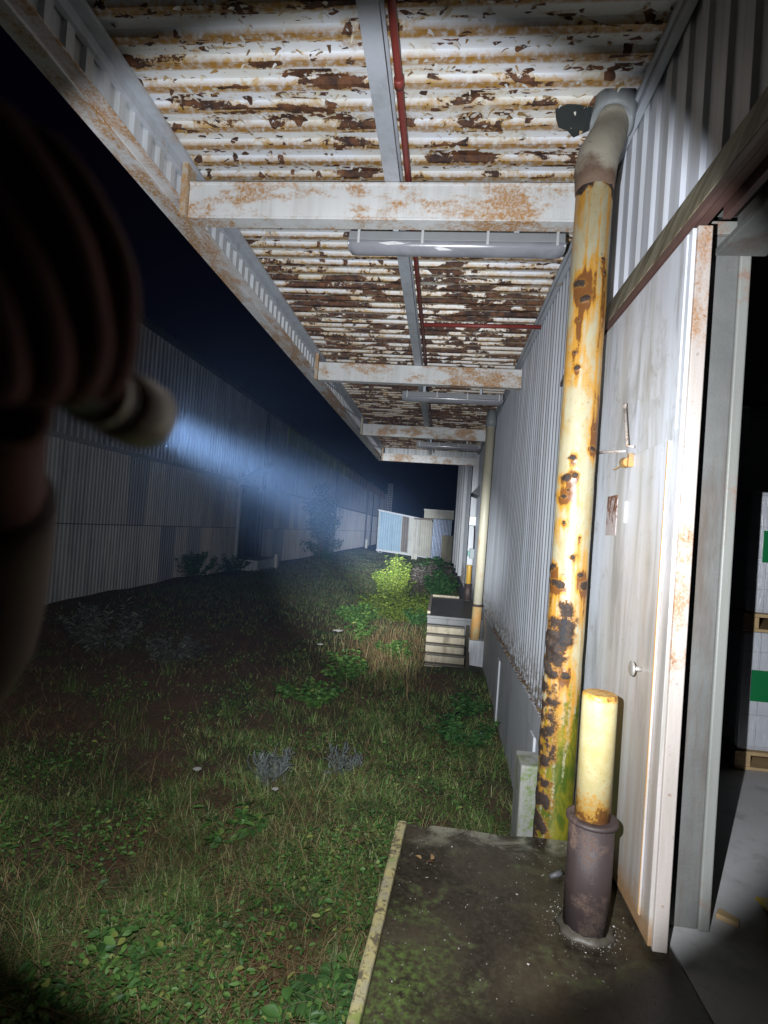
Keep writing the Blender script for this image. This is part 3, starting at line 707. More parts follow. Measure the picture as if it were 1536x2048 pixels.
yarrow('white yarrow head in the grass left of the silver herbs', -2.12, 4.9, .30, .035)
yarrow('low white yarrow head just below the taller silver herb', -1.33, 4.75, .25, .026)
def fern(label, x0, y0, fronds, L):
    z0 = float(gz(x0, y0)); t = thing('fern', label, 'fern', (x0, y0, z0))
    P = []; D = []; LL = []; s = MB()
    for k in range(fronds):
        a = k*2*PI/fronds+random.uniform(-.3, .3); pts = []
        for j in range(15):
            q = j/14; pts.append(Vector((x0+math.cos(a)*L*q*.9, y0+math.sin(a)*L*q*.9, z0+.06+L*(.75*q-.62*q*q))))
        s.tube(pts, [.003*(1-.6*j/14) for j in range(15)], 4)
        for j in range(2, 15):
            for sg in (-1, 1):
                P.append(tuple(pts[j])); D.append((math.cos(a+sg*1.15), math.sin(a+sg*1.15), .05)); LL.append(L*.30*math.sin(PI*min(1, .25+.72*(j/14)))+.008)
    s.build('frond_stems', M['stem'], t); LL = np.array(LL)
    leaf_mesh(np.array(P), np.array(D), LL, LL*.30, 'leaves', M['fern'], t)
fern('fern spreading beside the far corner of the slab kerb', -.42, 2.95, 7, .30)
fern('lower fern closer to the camera beside the slab kerb', -.60, 2.55, 6, .24)

def tree(label, x0, y0, h, crown_r, nleaf):
    z0 = float(gz(x0, y0))-.05; t = thing('small_tree', label, 'tree', (x0, y0, z0))
    tr = MB(); tr.tube([(x0, y0, z0), (x0+.1, y0, z0+h*.3), (x0-.05, y0+.1, z0+h*.62), (x0+.12, y0, z0+h*.95)], [.11, .085, .055, .015], 8)
    LP = []
    for k in range(26):
        q = random.uniform(.12, .98); a = random.uniform(0, 2*PI); R = crown_r*(1.05-q*.75)*random.uniform(.5, 1.1)
        b = Vector((x0, y0, z0+h*q*.85)); e = b+Vector((math.cos(a)*R, math.sin(a)*R, h*.14*random.uniform(.2, 1.2)))
        tr.tube([b, b.lerp(e, .5)+Vector((0, 0, .08)), e], [.03, .018, .006], 5)
        c = Vector((x0, y0, 0)); 
        for j in range(int(nleaf/26)):
            w = random.random()**.6; p = b.lerp(e, w)+Vector((random.gauss(0, .18), random.gauss(0, .18), random.gauss(0, .16))); LP.append(tuple(p))
    tr.build('trunk', M['twig'], t, smooth=True)
    n = len(LP); D = rng.normal(size=(n, 3)); D[:, 2] -= .3
    leaf_mesh(np.array(LP), D, .13+.14*rng.random(n), .08+.06*rng.random(n), 'crown', M['treeleaf'], t)
tree('slender leafy tree growing beside a downpipe of the far warehouse', -8.1, 36.5, 5.6, 1.7, 3600)

# ------------------------------------------------------------------ loading slab
T = thing('loading_slab', 'wet dark concrete loading slab with a lichened kerb in the foreground', 'concrete slab', (0, 2, 0))
sl = MB(); far = [(-.075, 2.955), (.02, 2.93), (.06, 2.965), (.28, 2.962), (.42, 2.95), (.58, 2.975), (1.0, 2.985)]
poly = [(1.0, -3), (-.43, -3), (-.135, 1.9)] + far
sl.prism(poly, 'z', -1.4, 0)
sl.build('slab', M['slab'], T, bevel=.008)
kL, kR = [], []
for q in range(90):
    yy = -3+5.953*q/89
    l = np.interp(yy, [-3, 1.72, 2.955], [-.475, -.192, -.128]); r = np.interp(yy, [-3, 1.9, 2.95], [-.432, -.137, -.077])
    kL.append((l+.004*mn.noise((yy*9, 0, 2))+.003*mn.noise((yy*31, 0, 5)), yy)); kR.append((r+.003*mn.noise((yy*11, 4, 2))-.001, yy))
kb = MB(); kb.prism(kL[::-1]+kR if False else kR+kL[::-1], 'z', -1.4, .012)
kb.build('kerb', M['kerb'], T, bevel=.01)
# grit and crumbs
n = 420; xx = rng.uniform(-.12, .86, n); yy = rng.uniform(1.6, 2.93, n)
k2 = 260; aa = rng.uniform(0, 2*PI, k2); rr = .095+np.abs(rng.normal(0, .035, k2)); xx = np.concatenate([xx, .684+rr*np.cos(aa)]); yy = np.concatenate([yy, 2.326+rr*np.sin(aa)])
cr_ = MB()
for a, b in zip(xx, yy):
    s = random.uniform(.0010, .0036)*(2.2 if random.random() < .06 else 1); q = random.uniform(0, PI)
    vs = [(a+s*math.cos(q+i*2.1)*random.uniform(.6, 1.2), b+s*math.sin(q+i*2.1)*random.uniform(.6, 1.2), .001) for i in range(3)]
    cr_.add(vs+[(a, b, .001+s*random.uniform(.5, 1))], [(0, 1, 3), (1, 2, 3), (2, 0, 3)])
cr_.build('grit', M['chip'], T)['kind'] = 'stuff'
tag(leaf_mesh(np.array([(.03, 2.60, .012), (.055, 2.63, .012), (.01, 2.62, .013)]), np.array([(1, .3, .1), (.2, 1, .15), (-.6, .5, .1)]), np.array([.05, .045, .04]), np.array([.03, .025, .025]), 'fallen_leaf', M['litter']),
    'curled orange dead leaf lying near the far left corner of the slab', 'leaf')
tag(MB().tube([(.600, 2.62, .012), (.640, 2.63, .024), (.668, 2.66, .012)], [.010, .015, .009], 7).build('stone', M['landing'], None, smooth=True), 'small dark stone lying behind the near bollard', 'stone')

# ------------------------------------------------------------------ near warehouse
WX = 1.03
B = thing('warehouse', 'white ribbed metal warehouse with a sliding door along the right side', 'warehouse', (2, 2, 0))
MB().ribs('X', -2.2, 4.55, 3.06, 6.3, WX, .2, .020, .46, .08, nz=1).build('upper_cladding', M['clad'], B)
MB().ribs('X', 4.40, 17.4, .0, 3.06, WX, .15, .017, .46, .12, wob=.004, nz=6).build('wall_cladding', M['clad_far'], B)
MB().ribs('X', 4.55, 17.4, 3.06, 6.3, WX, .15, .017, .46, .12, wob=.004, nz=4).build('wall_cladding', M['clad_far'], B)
MB().ribs('X', 17.4, 40.5, -.5, 6.3, WX+.02, .30, .04, .5, .08).build('wall_cladding', M['clad'], B)
# body behind the sheets
bd = MB(); bd.box(1.07, 1.2, 2.62, 40.4, -1.2, 6.3); bd.box(1.07, 1.2, -3, 2.62, 3.07, 6.3); bd.box(1.2, 11, 40.2, 40.4, -1.2, 6.3)
bd.build('wall_core', M['dark'], B)
rm = MB(); rm.box(1.2, 11, 9.0, 9.2, 0, 3.9); rm.box(9, 9.2, -5, 9.0, 0, 3.9); rm.box(1.2, 9, -5.2, -5, 0, 3.9); rm.box(1.2, 11, -5.2, 40.2, 3.9, 4.1)
rm.build('interior_wall', M['interior_dark'], B)
MB().box(1.004, 9.0, -5, 9.0, -1.2, -.002).build('interior_floor', M['floor_in'], B)
# plinth: cap beam, recessed panels, posts
pl = MB(); pl.box(.975, 1.06, 3.05, 17.4, -.26, -.01)
pl.build('plinth_cap', M['plinth'], B, bevel=.012)
pl = MB(); pl.box(.992, 1.066, 3.05, 17.4, -1.9, -.262); pl.box(1.0, 1.07, 17.4, 40.4, -1.6, -.5)
pl.build('plinth_panel', M['plinth'], B)
for yy in (5.3, 8.35):
    MB().box(.965, .991, yy-.10, yy+.10, -1.9, -.264).build('plinth_post', M['plinth'], B, bevel=.008)
# litter lying on the ledge
n = 260; yy = rng.uniform(4.6, 9.6, n); P = np.stack([rng.uniform(.98, 1.0, n), yy, np.full(n, -.005)], 1); D = rng.normal(size=(n, 3)); D[:, 2] = .25
leaf_mesh(P, D, .02+.04*rng.random(n), .012+.02*rng.random(n), 'ledge_litter', M['litter'], B, kind='stuff')
# top trim between wall and canopy deck
tr = MB(); tr.box(.955, 1.0, -2, 17.3, 4.06, 4.135); tr.box(.93, .954, -2, 17.3, 4.10, 4.138)
tr.build('eaves_trim', M['purlin'], B, bevel=.004)
# lintel flashing, rail, jamb
MB().prism([(.885, 2.86), (.893, 2.855), (1.0, 3.10), (1.02, 3.12), (.995, 3.125), (.975, 3.11)], 'y', -2.0, 4.62).build('lintel_flashing', M['lintel'], B, bevel=.002)
MB().box(.882, .904, -2.0, 4.62, 2.815, 2.853).build('door_rail', M['rail'], B, bevel=.003)
rl = MB(); rl.box(.915, .955, -2.0, 4.6, 2.83, 2.86); rl.box(.96, .99, -2.0, 2.15, 2.79, 2.86)
rl.build('door_track', M['rail'], B, bevel=.003)
hb = MB(); hb.box(1.04, 1.24, -2.2, 2.38, 2.93, 3.05); hb.box(1.12, 1.16, -2.2, 2.38, 2.80, 2.929); hb.box(1.04, 1.24, -2.2, 2.38, 2.77, 2.799)
hb.build('header_beam', M['jamb'], B, bevel=.004)
MB().box(1.03, 1.215, 2.395, 2.60, 2.872, 2.925).build('jamb_cap', M['jamb_edge'], B, bevel=.003)
MB().box(1.042, 1.152, 2.41, 2.60, 0, 2.87).build('door_jamb', M['jamb'], B, bevel=.004)
MB().box(1.153, 1.197, 2.40, 2.60, 0, 2.87).build('jamb_edge', M['jamb_edge'], B, bevel=.006)
# sliding door with its pass hatch
DX = .888
dr = MB().box(DX, .94, 2.2245, 4.45, .03, 2.80).build('sliding_door', M['door'], B, bevel=.003)
MB().box(.900, .954, 2.205, 2.224, .025, 2.80).build('edge_trim', M['door_edge'], dr, bevel=.004)
for yy, w in ((2.268, .014),):
    MB().prism([(DX-.001, yy-w), (DX-.006, yy-w*.6), (DX-.006, yy+w*.6), (DX-.001, yy+w)], 'z', 2.02 if yy < 3 else .06, 2.79).build('stiffener', M['door'], dr)
MB().box(DX-.010, DX-.0005, 2.305, 2.79, .09, 1.985).build('hatch', M['door'], dr, bevel=.003)
hs = MB(); hs.box(DX-.0125, DX-.0105, 2.303, 2.312, .10, 1.98)
hs.build('hatch_edge', M['rust_edge'], dr)
MB().tube([(DX-.011, 2.435, 1.035), (DX-.045, 2.435, 1.035)], .010, 14).tube([(DX-.045, 2.435, 1.035), (DX-.052, 2.435, 1.035), (DX-.056, 2.435, 1.035)], [.030, .032, .024], 18).build('door_knob', M['knob'], dr, smooth=True)
la = MB(); la.tube([(DX-.008, 2.83, 1.955), (DX-.03, 2.77, 1.952), (DX-.03, 2.72, 1.95)], [.018, .026, .022], 12); la.box(DX-.034, DX-.010, 2.70, 2.725, 1.925, 1.99)
la.tube([(DX-.02, 2.84, 1.95), (DX-.035, 2.90, 1.935), (DX-.03, 2.94, 1.938)], .003, 6)
la.build('latch', M['latch'], dr, smooth=False, bevel=.003)
ar = MB(); ar.tube([(DX-.012, 2.700, 2.020), (DX-.035, 2.725, 2.025), (DX-.035, 2.80, 2.225)], .007, 8)
for sg in (-1, 1):
    c0 = Vector((DX-.036, 2.803+sg*.010, 2.235)); ar.tube([c0+Vector((0, .008*math.cos(a*PI/4), .010*math.sin(a*PI/4))) for a in range(9)], .003, 6)
ar.build('latch_arm', M['rod'], dr, smooth=True)
for zz in np.arange(.2, 2.75, .42):
    MB().tube([(.925, 2.2055, zz), (.925, 2.2025, zz)], .006, 8).build('screw', M['rod'], dr)
MB().box(DX-.004, DX-.0005, 2.93, 3.10, 1.60, 1.81).build('rusty_plate', M['plate'], dr, bevel=.001)
MB().box(DX-.0165, DX-.0105, 2.755, 2.780, 1.66, 1.765).build('hasp', M['white_plastic'], dr, bevel=.002)
tag(MB().tube([(DX-.022, 2.79, 2.012), (DX-.06, 3.02, 2.04), (.815, 3.11, 2.047)], .006, 8).build('hook_rod', M['rod'], None, smooth=True),
    'thin rusty rod bridging from the door latch to the big rusted pipe', 'rod')
# details down the wall
vh = MB(); vh.prism([(.985, 2.98), (.80, 2.78), (.80, 2.72), (.985, 2.66)], 'y', 15.6, 16.9)
tag(vh.build('vent_hood', M['darkpipe'], None), 'dark sloping vent hood high on the wall behind the far pipe', 'vent')
for i, (yy, ww, xo, zb) in enumerate(((17.6, .55, .84, -.75), (25.6, .5, .86, -.35), (28.2, .4, .84, -.4), (33.0, .5, .86, -.5), (38.5, .5, .86, -.5))):
    MB().box(xo, 1.02, yy-ww/2, yy+ww/2, zb, 6.3).build('white_pilaster', M['white_trim'], B, bevel=.01)

# ------------------------------------------------------------------ canopy
DZ = 4.16; XL = -2.06
K = thing('canopy', 'long white canopy with a rusty peeling corrugated deck over the loading side', 'canopy', (-.5, 3.7, 3.7))
MB().ribs('Z', -2.0, 17.35, XL, 1.0, DZ, PITCH, .034, .50, .08, wob=.003, nz=10).build('roof_deck', M['deck'], K)
MB().box(XL-.02, 1.02, -2.0, 17.35, DZ+.02, DZ+.06).build('roof_cover', M['dark'], K)
fk = MB()
for i in range(2600):
    yy = random.uniform(1.6, 4.0) if i < 900 else random.uniform(4.0, 17)
    xx = random.uniform(-1.95, .93)
    uu = (yy/PITCH) % 1; zz = DZ-.036 if uu > .58 else DZ-.004
    L = random.uniform(.012, .05)*(1+.4*(random.random() < .1)); W = random.uniform(.008, .03); a = random.choice((0, PI))+random.gauss(0, .7); curl = random.uniform(.3, 1.2)
    ca, sa = math.cos(a), math.sin(a); vs = []
    for j in range(4):
        q = j/3; d = L*math.sin(curl*q)/max(curl, .1); hz = -L*(1-math.cos(curl*q))/max(curl, .1); w = W*(1-.75*q**2)*random.uniform(.8, 1.1)
        for sg in (-1, 1): vs.append((xx+ca*d-sa*w*sg*.5, yy+sa*d+ca*w*sg*.5, zz+hz-.001))
    fk.add(vs, [(0, 1, 3, 2), (2, 3, 5, 4), (4, 5, 7, 6)])
fk.build('paint_flakes', M['flake'], K)['kind'] = 'stuff'
BY = (3.77, 8.0, 12.65)
for i, yy in enumerate(BY):
    b = MB(); h0, h1 = 3.70, 3.965; xr = .80 if i == 0 else .99
    prof = [(yy, h0), (yy+.13, h0), (yy+.13, h0+.018), (yy+.03, h0+.024), (yy+.03, h1-.024), (yy+.13, h1-.018), (yy+.13, h1), (yy, h1), (yy, h1-.016), (yy+.008, h1-.018), (yy+.008, h0+.018), (yy, h0+.016)]
    b.prism(prof, 'x', -1.985, xr).build('beam', M['beam'], K, bevel=.003)
    MB().box(-2.035, -1.99, yy-.03, yy+.11, 3.70, 4.12).build('beam_stub', M['stub'], K, bevel=.003)
eb = MB(); eb.box(-1.99, .99, 17.2, 17.3, 3.70, 3.93); eb.build('end_beam', M['beam'], K, bevel=.004)
MB().ribs('Y', -1.99, .98, 3.93, DZ, 17.33, .12, .02, .6, .1).build('end_panel', M['fascia'], K)
MB().box(-2.035, -1.99, 17.16, 17.30, 3.70, 4.12).build('beam_stub', M['stub'], K, bevel=.003)
# fascia: bottom channel, ribbed sheet, top rail and its inner angle
ch = MB(); ch.prism([(XL-.07, 3.695), (XL+.045, 3.695), (XL+.045, 3.705), (XL-.058, 3.707), (XL-.058, 3.823), (XL+.03, 3.825), (XL+.03, 3.835), (XL-.07, 3.835)], 'y', -2, 17.3)
ch.build('fascia_channel', M['channel'], K, bevel=.002)
MB().ribs('X', -2, 17.3, 3.836, 4.22, XL-.035, .155, -.03, .5, .06).build('fascia_sheet', M['fascia'], K)
tp = MB(); tp.box(XL+.0, XL+.09, -2, 17.3, 4.085, 4.115); tp.box(XL-.02, XL+.02, -2, 17.3, 4.02, 4.084)
tp.build('fascia_rail', M['purlin'], K, bevel=.003)
# tie diagonals in the fascia of the far bays
for y0, y1 in ((8.3, 10.4), (10.4, 12.5), (12.9, 14.9), (15.0, 17.1)):
    MB().tube([(XL+.005, y0, 3.85), (XL+.005, y1, 4.05)], .016, 6).build('tie_bar', M['purlin'], K)
pu = MB(); pu.prism([(-.56, 3.968), (-.455, 3.968), (-.455, 3.978), (-.502, 3.982), (-.502, 4.098), (-.455, 4.102), (-.455, 4.12), (-.56, 4.12), (-.56, 4.10), (-.513, 4.098), (-.513, 3.982), (-.56, 3.978)], 'y', -2, 17.2)
pu.build('purlin', M['purlin'], K, bevel=.002)
RP = thing('sprinkler_pipe', 'thin red pipe running along the canopy purlin with a cross branch to the wall', 'pipe', (-.4, 3, 4.0))
rp = MB(); rp.tube([(-.405, -1.9, 4.03), (-.405, 3, 4.028), (-.402, 17.1, 4.03)], .021, 14); rp.build('main_pipe', M['redpipe'], RP, smooth=True)
for yy in (3.0, 9.2): MB().tube([(-.405, yy-.03, 4.029), (-.405, yy+.03, 4.029)], .028, 14).build('coupling', M['redpipe'], RP, smooth=True)
MB().tube([(-.383, 6.55, 4.02), (.99, 6.55, 4.035)], .024, 14).build('branch_pipe', M['redpipe'], RP, smooth=True)

# luminaires
def make_light(loc, label):
    x0, y0, z0 = loc; L = 1.60
    t = thing('strip_light', label, 'light fixture', loc, 'strip lights under the canopy')
    MB().prism([(y0-.065, z0-.075), (y0+.065, z0-.075), (y0+.052, z0), (y0-.052, z0)], 'x', x0-L/2, x0+L/2).build('housing', M['housing'], t, bevel=.006)
    prof = [(y0-.07, z0-.077)]+[(y0-.078*math.cos(a), z0-.082-.075*math.sin(a)) for a in np.linspace(0, PI, 12)]+[(y0+.07, z0-.077)]
    d = MB(); n = len(prof)
    secs = [(x0-L/2-.006, .55), (x0-L/2+.02, .93), (x0-L/2+.06, 1), (x0+L/2-.06, 1), (x0+L/2-.02, .93), (x0+L/2+.006, .55)]
    for xx, sc in secs:
        for (a, b) in prof: d.v.append((xx, y0+(a-y0)*(.7+.3*sc), z0-.077+(b-z0+.077)*sc))
    for j in range(len(secs)-1):
        for i in range(n-1): d.f.append((j*n+i, j*n+i+1, (j+1)*n+i+1, (j+1)*n+i))
    d.f.append(tuple(range(n))); d.f.append(tuple((len(secs)-1)*n+i for i in reversed(range(n))))
    d.build('diffuser', M['diffuser'], t, smooth=True)
    for k in (-.72, -.24, .24, .74):
        MB().box(x0+k-.01, x0+k+.01, y0-.082, y0-.066, z0-.105, z0+.006).build('clip', M['clip'], t, bevel=.002)
    for k in (-.45, .45):
        MB().box(x0+k-.02, x0+k+.02, y0-.015, y0+.015, z0+.001, z0+.14).build('hanger', M['purlin'], t)
    return t
lt = make_light((-.05, 4.13, 3.79), 'nearest grey strip light, dusty with torn film on its cover')
MB().add([(-.62, 4.050, 3.685), (-.50, 4.0495, 3.698), (-.42, 4.050, 3.685), (-.36, 4.0495, 3.697), (-.44, 4.0505, 3.676), (-.55, 4.051, 3.670)], [(0, 1, 2, 3, 4, 5)]).build('torn_film', M['tape'], lt)
MB().add([(-.20, 4.0525, 3.655), (-.15, 4.052, 3.662), (-.10, 4.053, 3.650), (-.06, 4.057, 3.640), (-.16, 4.058, 3.638)], [(0, 1, 2, 3, 4)]).build('torn_film', M['tape'], lt)
make_light((.02, 8.85, 3.79), 'middle grey strip light of the three, behind the second beam')
make_light((.03, 13.75, 3.79), 'farthest grey strip light, just before the end panel of the canopy')

# ------------------------------------------------------------------ big rusted downpipe
PX, PY, PR = .702, 3.075, .097
DP = thing('downpipe', 'thick cream downpipe eaten by orange rust with a torn hole and moss at its foot', 'downpipe', (PX, PY, -1.2))
spots = []
for (px, py, r) in ((1162,565,.026),(1172,597,.02),(1157,640,.008),(1150,705,.006),(1154,737,.011),(1144,915,.016),(1150,952,.011),(1132,955,.017),(1135,980,.012),(1128,992,.016),(1188,860,.012),(1183,895,.018),(1110,925,.008),(1128,1045,.010),(1157,1075,.006),(1108,1135,.022),(1122,1170,.02),(1143,1115,.014),(1168,1170,.02),(1130,1350,.017),(1112,1165,.02),(1160,1150,.012),(1205,520,.008),(1208,545,.008),(1165,600,.012)):
    p = onY(px, py, PY-PR*.8); spots.append((p[0]-PX, p[2], r*1.15))
hole = onY(1126, 1268, PY-PR); hx, hzz = hole[0]-PX, hole[2]
NZ, NA = 620, 72; zlo, zhi = -1.25, 3.50
vs = []; R_, Mo, Bk = [], [], []
crust_pts = [(onY(px, py, PY-PR*.8)[0]-PX, onY(px, py, PY-PR*.8)[2], r) for px, py, r in ((1130,1225,.05),(1128,1250,.06),(1118,1285,.06),(1112,1320,.05),(1100,1300,.05),(1095,1340,.045),(1090,1380,.04),(1105,1350,.03),(1085,1440,.035),(1083,1500,.03))]
for j in range(NZ+1):
    z = zlo+(zhi-zlo)*j/NZ
    for k in range(NA):
        a = 2*PI*k/NA; ca, sa = math.cos(a), math.sin(a)   # sa<0 faces the camera
        p = Vector((ca*PR, sa*PR, z))
        n1 = mn.noise(Vector((p.x*8, p.y*8, z*2.2))); n2 = mn.noise(p*30); n3 = mn.fractal(p*14, 1., 2., 4)
        rust = .20+.75*n1
        # runs from the elbow joint, general orange on the right and lower part
        rust += .75*max(0, 1-abs(z-3.25)/.85)*(.45-.45*ca+.9*mn.noise(Vector((ca*5, sa*5, 3+z*.5))))
        rust += .45*mn.noise(Vector((ca*8, sa*8, z*.7)))
        rust += .35*max(0, min(1, (1.75-z)/.9))*(.55+.8*mn.noise(Vector((ca*5, sa*5, z*.8+7))))
        rust += .25*max(0, ca)
        front = max(0, -sa)
        crust = 0.; bump = 0.
        if sa < .25:
            for (sx, sz, sr_) in spots:
                dx, dz = p.x-sx, z-sz
                if abs(dx) < .08 and abs(dz) < .14:
                    d = math.hypot(dx, dz)/sr_
                    if d < 3:
                        w = max(0, 1-d*.72+.55*n3); crust = max(crust, min(1, w*1.2)); bump += .0035*max(0, w)
                        rust += .6*max(0, 1-d/3)
                    if -.12 < dz < 0 and abs(dx) < sr_: rust += .5*(1+dz/.12)
            for (sx, sz, sr_) in crust_pts:
                d = math.hypot(p.x-sx, (z-sz)*.8)/sr_
                if d < 1.5:
                    w = max(0, 1-d*.75+.5*n3); crust = max(crust, min(1, w*1.3)); bump += .004*w*(.6+n2)
        crust = max(crust, max(0, min(1, (z-3.40)/.07+1.3*n3+.5*mn.noise(Vector((ca*4, sa*4, 9))))))
        lowk = max(0, min(1, (1.15-z)/.85))
        moss = lowk*(.88+.6*mn.noise(Vector((ca*4, sa*4, z*3+2)))+.22*ca)+.3*max(0, ca-.5)*max(0, mn.noise(Vector((1, 2, z*2))))
        left = max(0, -ca-.05)*1.35*max(0, min(1, (1.15-z)/.5)); crust = max(crust, min(1, left*(.62+1.3*n3)))
        bump += .004*crust*n3
        r = PR+bump+.0012*n3+.0015*mn.noise(Vector((ca*3, sa*3, z*4)))
        vs.append((PX+ca*r, PY+sa*r, z)); R_.append(rust); Mo.append(max(0, moss)); Bk.append(crust)
fs = []
for j in range(NZ):
    z = zlo+(zhi-zlo)*(j+.5)/NZ
    for k in range(NA):
        a = 2*PI*(k+.5)/NA; px_ = math.cos(a)*PR
        if math.sin(a) < 0:
            dz = z-hzz; cxh = hx+.10*dz+.004*math.sin(z*170)
            w = .0135*math.sqrt(max(0, 1-(dz/.075)**2))*(.75+.5*abs(mn.noise(Vector((z*60, 0, 0)))))+(.006 if .05 < dz < .09 else 0)
            if abs(px_-cxh) < w: continue
        fs.append((j*NA+k, j*NA+(k+1) % NA, (j+1)*NA+(k+1) % NA, (j+1)*NA+k))
pm = MB(); pm.v = vs; pm.f = fs
MB().tube([(PX, PY, -1.2), (PX, PY, 3.4)], PR-.013, 32).build('hole_shade_tube', M['dark'], DP, smooth=True)  # added black tube: paints the shade seen inside the torn hole
po = pm.build('pipe', M['pipe'], DP, smooth=True)
for nm, dat in (('rust', R_), ('moss', Mo), ('crust', Bk)):
    at = po.data.attributes.new(nm, 'FLOAT', 'POINT')
    if len(po.data.vertices) == len(dat): at.data.foreach_set('value', dat)
el = MB(); ep = [(.700, 3.075, 3.46), (.702, 3.078, 3.52), (.704, 3.09, 3.60), (.722, 3.12, 3.70), (.760, 3.18, 3.80), (.803, 3.26, 3.92), (.826, 3.30, 4.00), (.834, 3.31, 4.06)]
el.tube(ep, [.100, .106, .112, .112, .108, .100, .098, .100], 32); el.build('elbow', M['elbow'], DP, smooth=True)
MB().tube([(.816, 3.28, 3.985), (.822, 3.293, 3.995), (.838, 3.315, 4.08), (.842, 3.32, 4.15)], [.112, .122, .124, .132], 32).build('collar', M['collar'], DP, smooth=True)
# dark broken deck patch beside the collar
MB().add([(.50, 3.32, 4.119), (.56, 3.28, 4.117), (.62, 3.285, 4.118), (.72, 3.31, 4.119), (.74, 3.50, 4.118), (.70, 3.53, 4.117), (.66, 3.56, 4.118), (.61, 3.50, 4.119), (.55, 3.47, 4.117), (.52, 3.40, 4.118)], [tuple(range(10))]).build('deck_patch', M['deck_patch'], K)
MB().box(.535, .95, 3.19, 3.42, -1.5, .275).build('concrete_pier', M['pier'], None, bevel=.012)
tag(bpy.data.objects['concrete_pier'], 'short pale concrete pier standing behind the foot of the big rusted pipe', 'pier')

# ------------------------------------------------------------------ bollards
def bollard(loc, label, mat, lean=0.):
    x0, y0, z0 = loc
    t = thing('bollard', label, 'bollard', loc, 'steel bollards on the landings')
    p = MB(); p.tube([(x0, y0, z0+.30), (x0, y0, z0+.932), (x0, y0, z0+.944), (x0, y0, z0+.948)], [.0685, .0685, .066, .058], 40); p.build('post', mat, t, smooth=False)
    p = bpy.data.objects[-1] if False else t.children[-1]
    p.data.polygons.foreach_set('use_smooth', [len(q.vertices) == 4 for q in p.data.polygons])
    s = MB(); s.tube([(x0, y0, z0), (x0, y0, z0+.43)], .088, 40); s.build('sleeve', M['sleeve'], t)
    f = MB(); f.tube([(x0, y0, z0+.43), (x0, y0, z0+.434), (x0, y0, z0+.446), (x0, y0, z0+.450)], [.092, .101, .101, .092], 40); f.build('sleeve_rim', M['sleeve'], t)
    g = MB(); g.tube([(x0, y0, z0+.0), (x0, y0, z0+.010), (x0, y0, z0+.020)], [.112, .104, .089], 40); g.v = [(x0+(a-x0)*(1+.16*mn.noise((a*30, b*30, 3.))), y0+(b-y0)*(1+.16*mn.noise((a*30, b*30, 3.))), c*(1+.5*mn.noise((a*40, b*40, 1.))) if z0 == 0 else c) for a, b, c in g.v]; g.build('base_grout', M['tread'], t)
    for q in t.children:
        if q.name.startswith(('sleeve', 'base')): q.data.polygons.foreach_set('use_smooth', [len(w.vertices) == 4 for w in q.data.polygons])
    return t
bollard((.684, 2.326, 0), 'pale yellow bollard in a dark brown sleeve standing by the sliding door', M['bollard'])
bollard((.80, 14.9, -.2), 'amber bollard in a dark sleeve on the stair landing', M['bollard_far'])

# ------------------------------------------------------------------ stairs
ST = thing('concrete_stairs', 'weathered concrete stairs rising to a dark landing by the wall', 'stairs', (.2, 11.7, -1.1))
SY, RI, GO, LZ = 11.70, .166, .15, -.2
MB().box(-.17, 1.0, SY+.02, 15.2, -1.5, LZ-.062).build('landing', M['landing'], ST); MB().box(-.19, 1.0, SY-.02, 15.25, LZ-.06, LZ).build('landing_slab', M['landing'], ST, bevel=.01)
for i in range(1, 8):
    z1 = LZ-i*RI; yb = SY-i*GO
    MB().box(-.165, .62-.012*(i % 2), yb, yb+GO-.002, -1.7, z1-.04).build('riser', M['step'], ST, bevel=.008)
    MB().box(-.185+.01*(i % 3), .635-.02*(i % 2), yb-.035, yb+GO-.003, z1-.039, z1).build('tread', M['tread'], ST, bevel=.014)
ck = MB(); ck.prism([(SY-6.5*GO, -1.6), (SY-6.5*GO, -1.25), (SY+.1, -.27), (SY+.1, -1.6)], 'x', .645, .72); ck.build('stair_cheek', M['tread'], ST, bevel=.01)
lr = MB(); lr.box(-.19, -.12, SY+.2, 15.2, LZ+.002, LZ+.06); lr.box(-.119, .6, 15.1, 15.2, LZ+.002, LZ+.06); lr.build('landing_kerb', M['step'], ST, bevel=.01)
FPX, FPY = .835, 11.4
FP = thing('downpipe', 'straight cream downpipe with a rusted foot at the stair landing', 'downpipe', (FPX, FPY, -.55))
MB().tube([(FPX-.005, FPY, .15), (FPX+.02, FPY, 3.80)], .092, 32).build('pipe', M['farpipe'], FP, smooth=True)
MB().tube([(FPX-.02, FPY, -.62), (FPX-.005, FPY, .11)], .097, 32).build('pipe_foot', M['farpipe_foot'], FP, smooth=True)
MB().tube([(FPX-.005, FPY, .105), (FPX-.005, FPY, .155)], .110, 32).build('pipe_joint', M['sleeve'], FP, smooth=True)
MB().tube([(FPX+.02, FPY, 3.78), (FPX+.02, FPY, 3.90), (FPX+.02, FPY, 4.12)], [.104, .110, .09], 24).build('pipe_hopper', M['collar'], FP, smooth=True)
tag(MB().box(.70, 1.0, 11.22, 11.60, -1.6, -.56).build('pipe_base', M['plinth'], None, bevel=.01), 'grey concrete base block under the straight cream downpipe', 'concrete block')
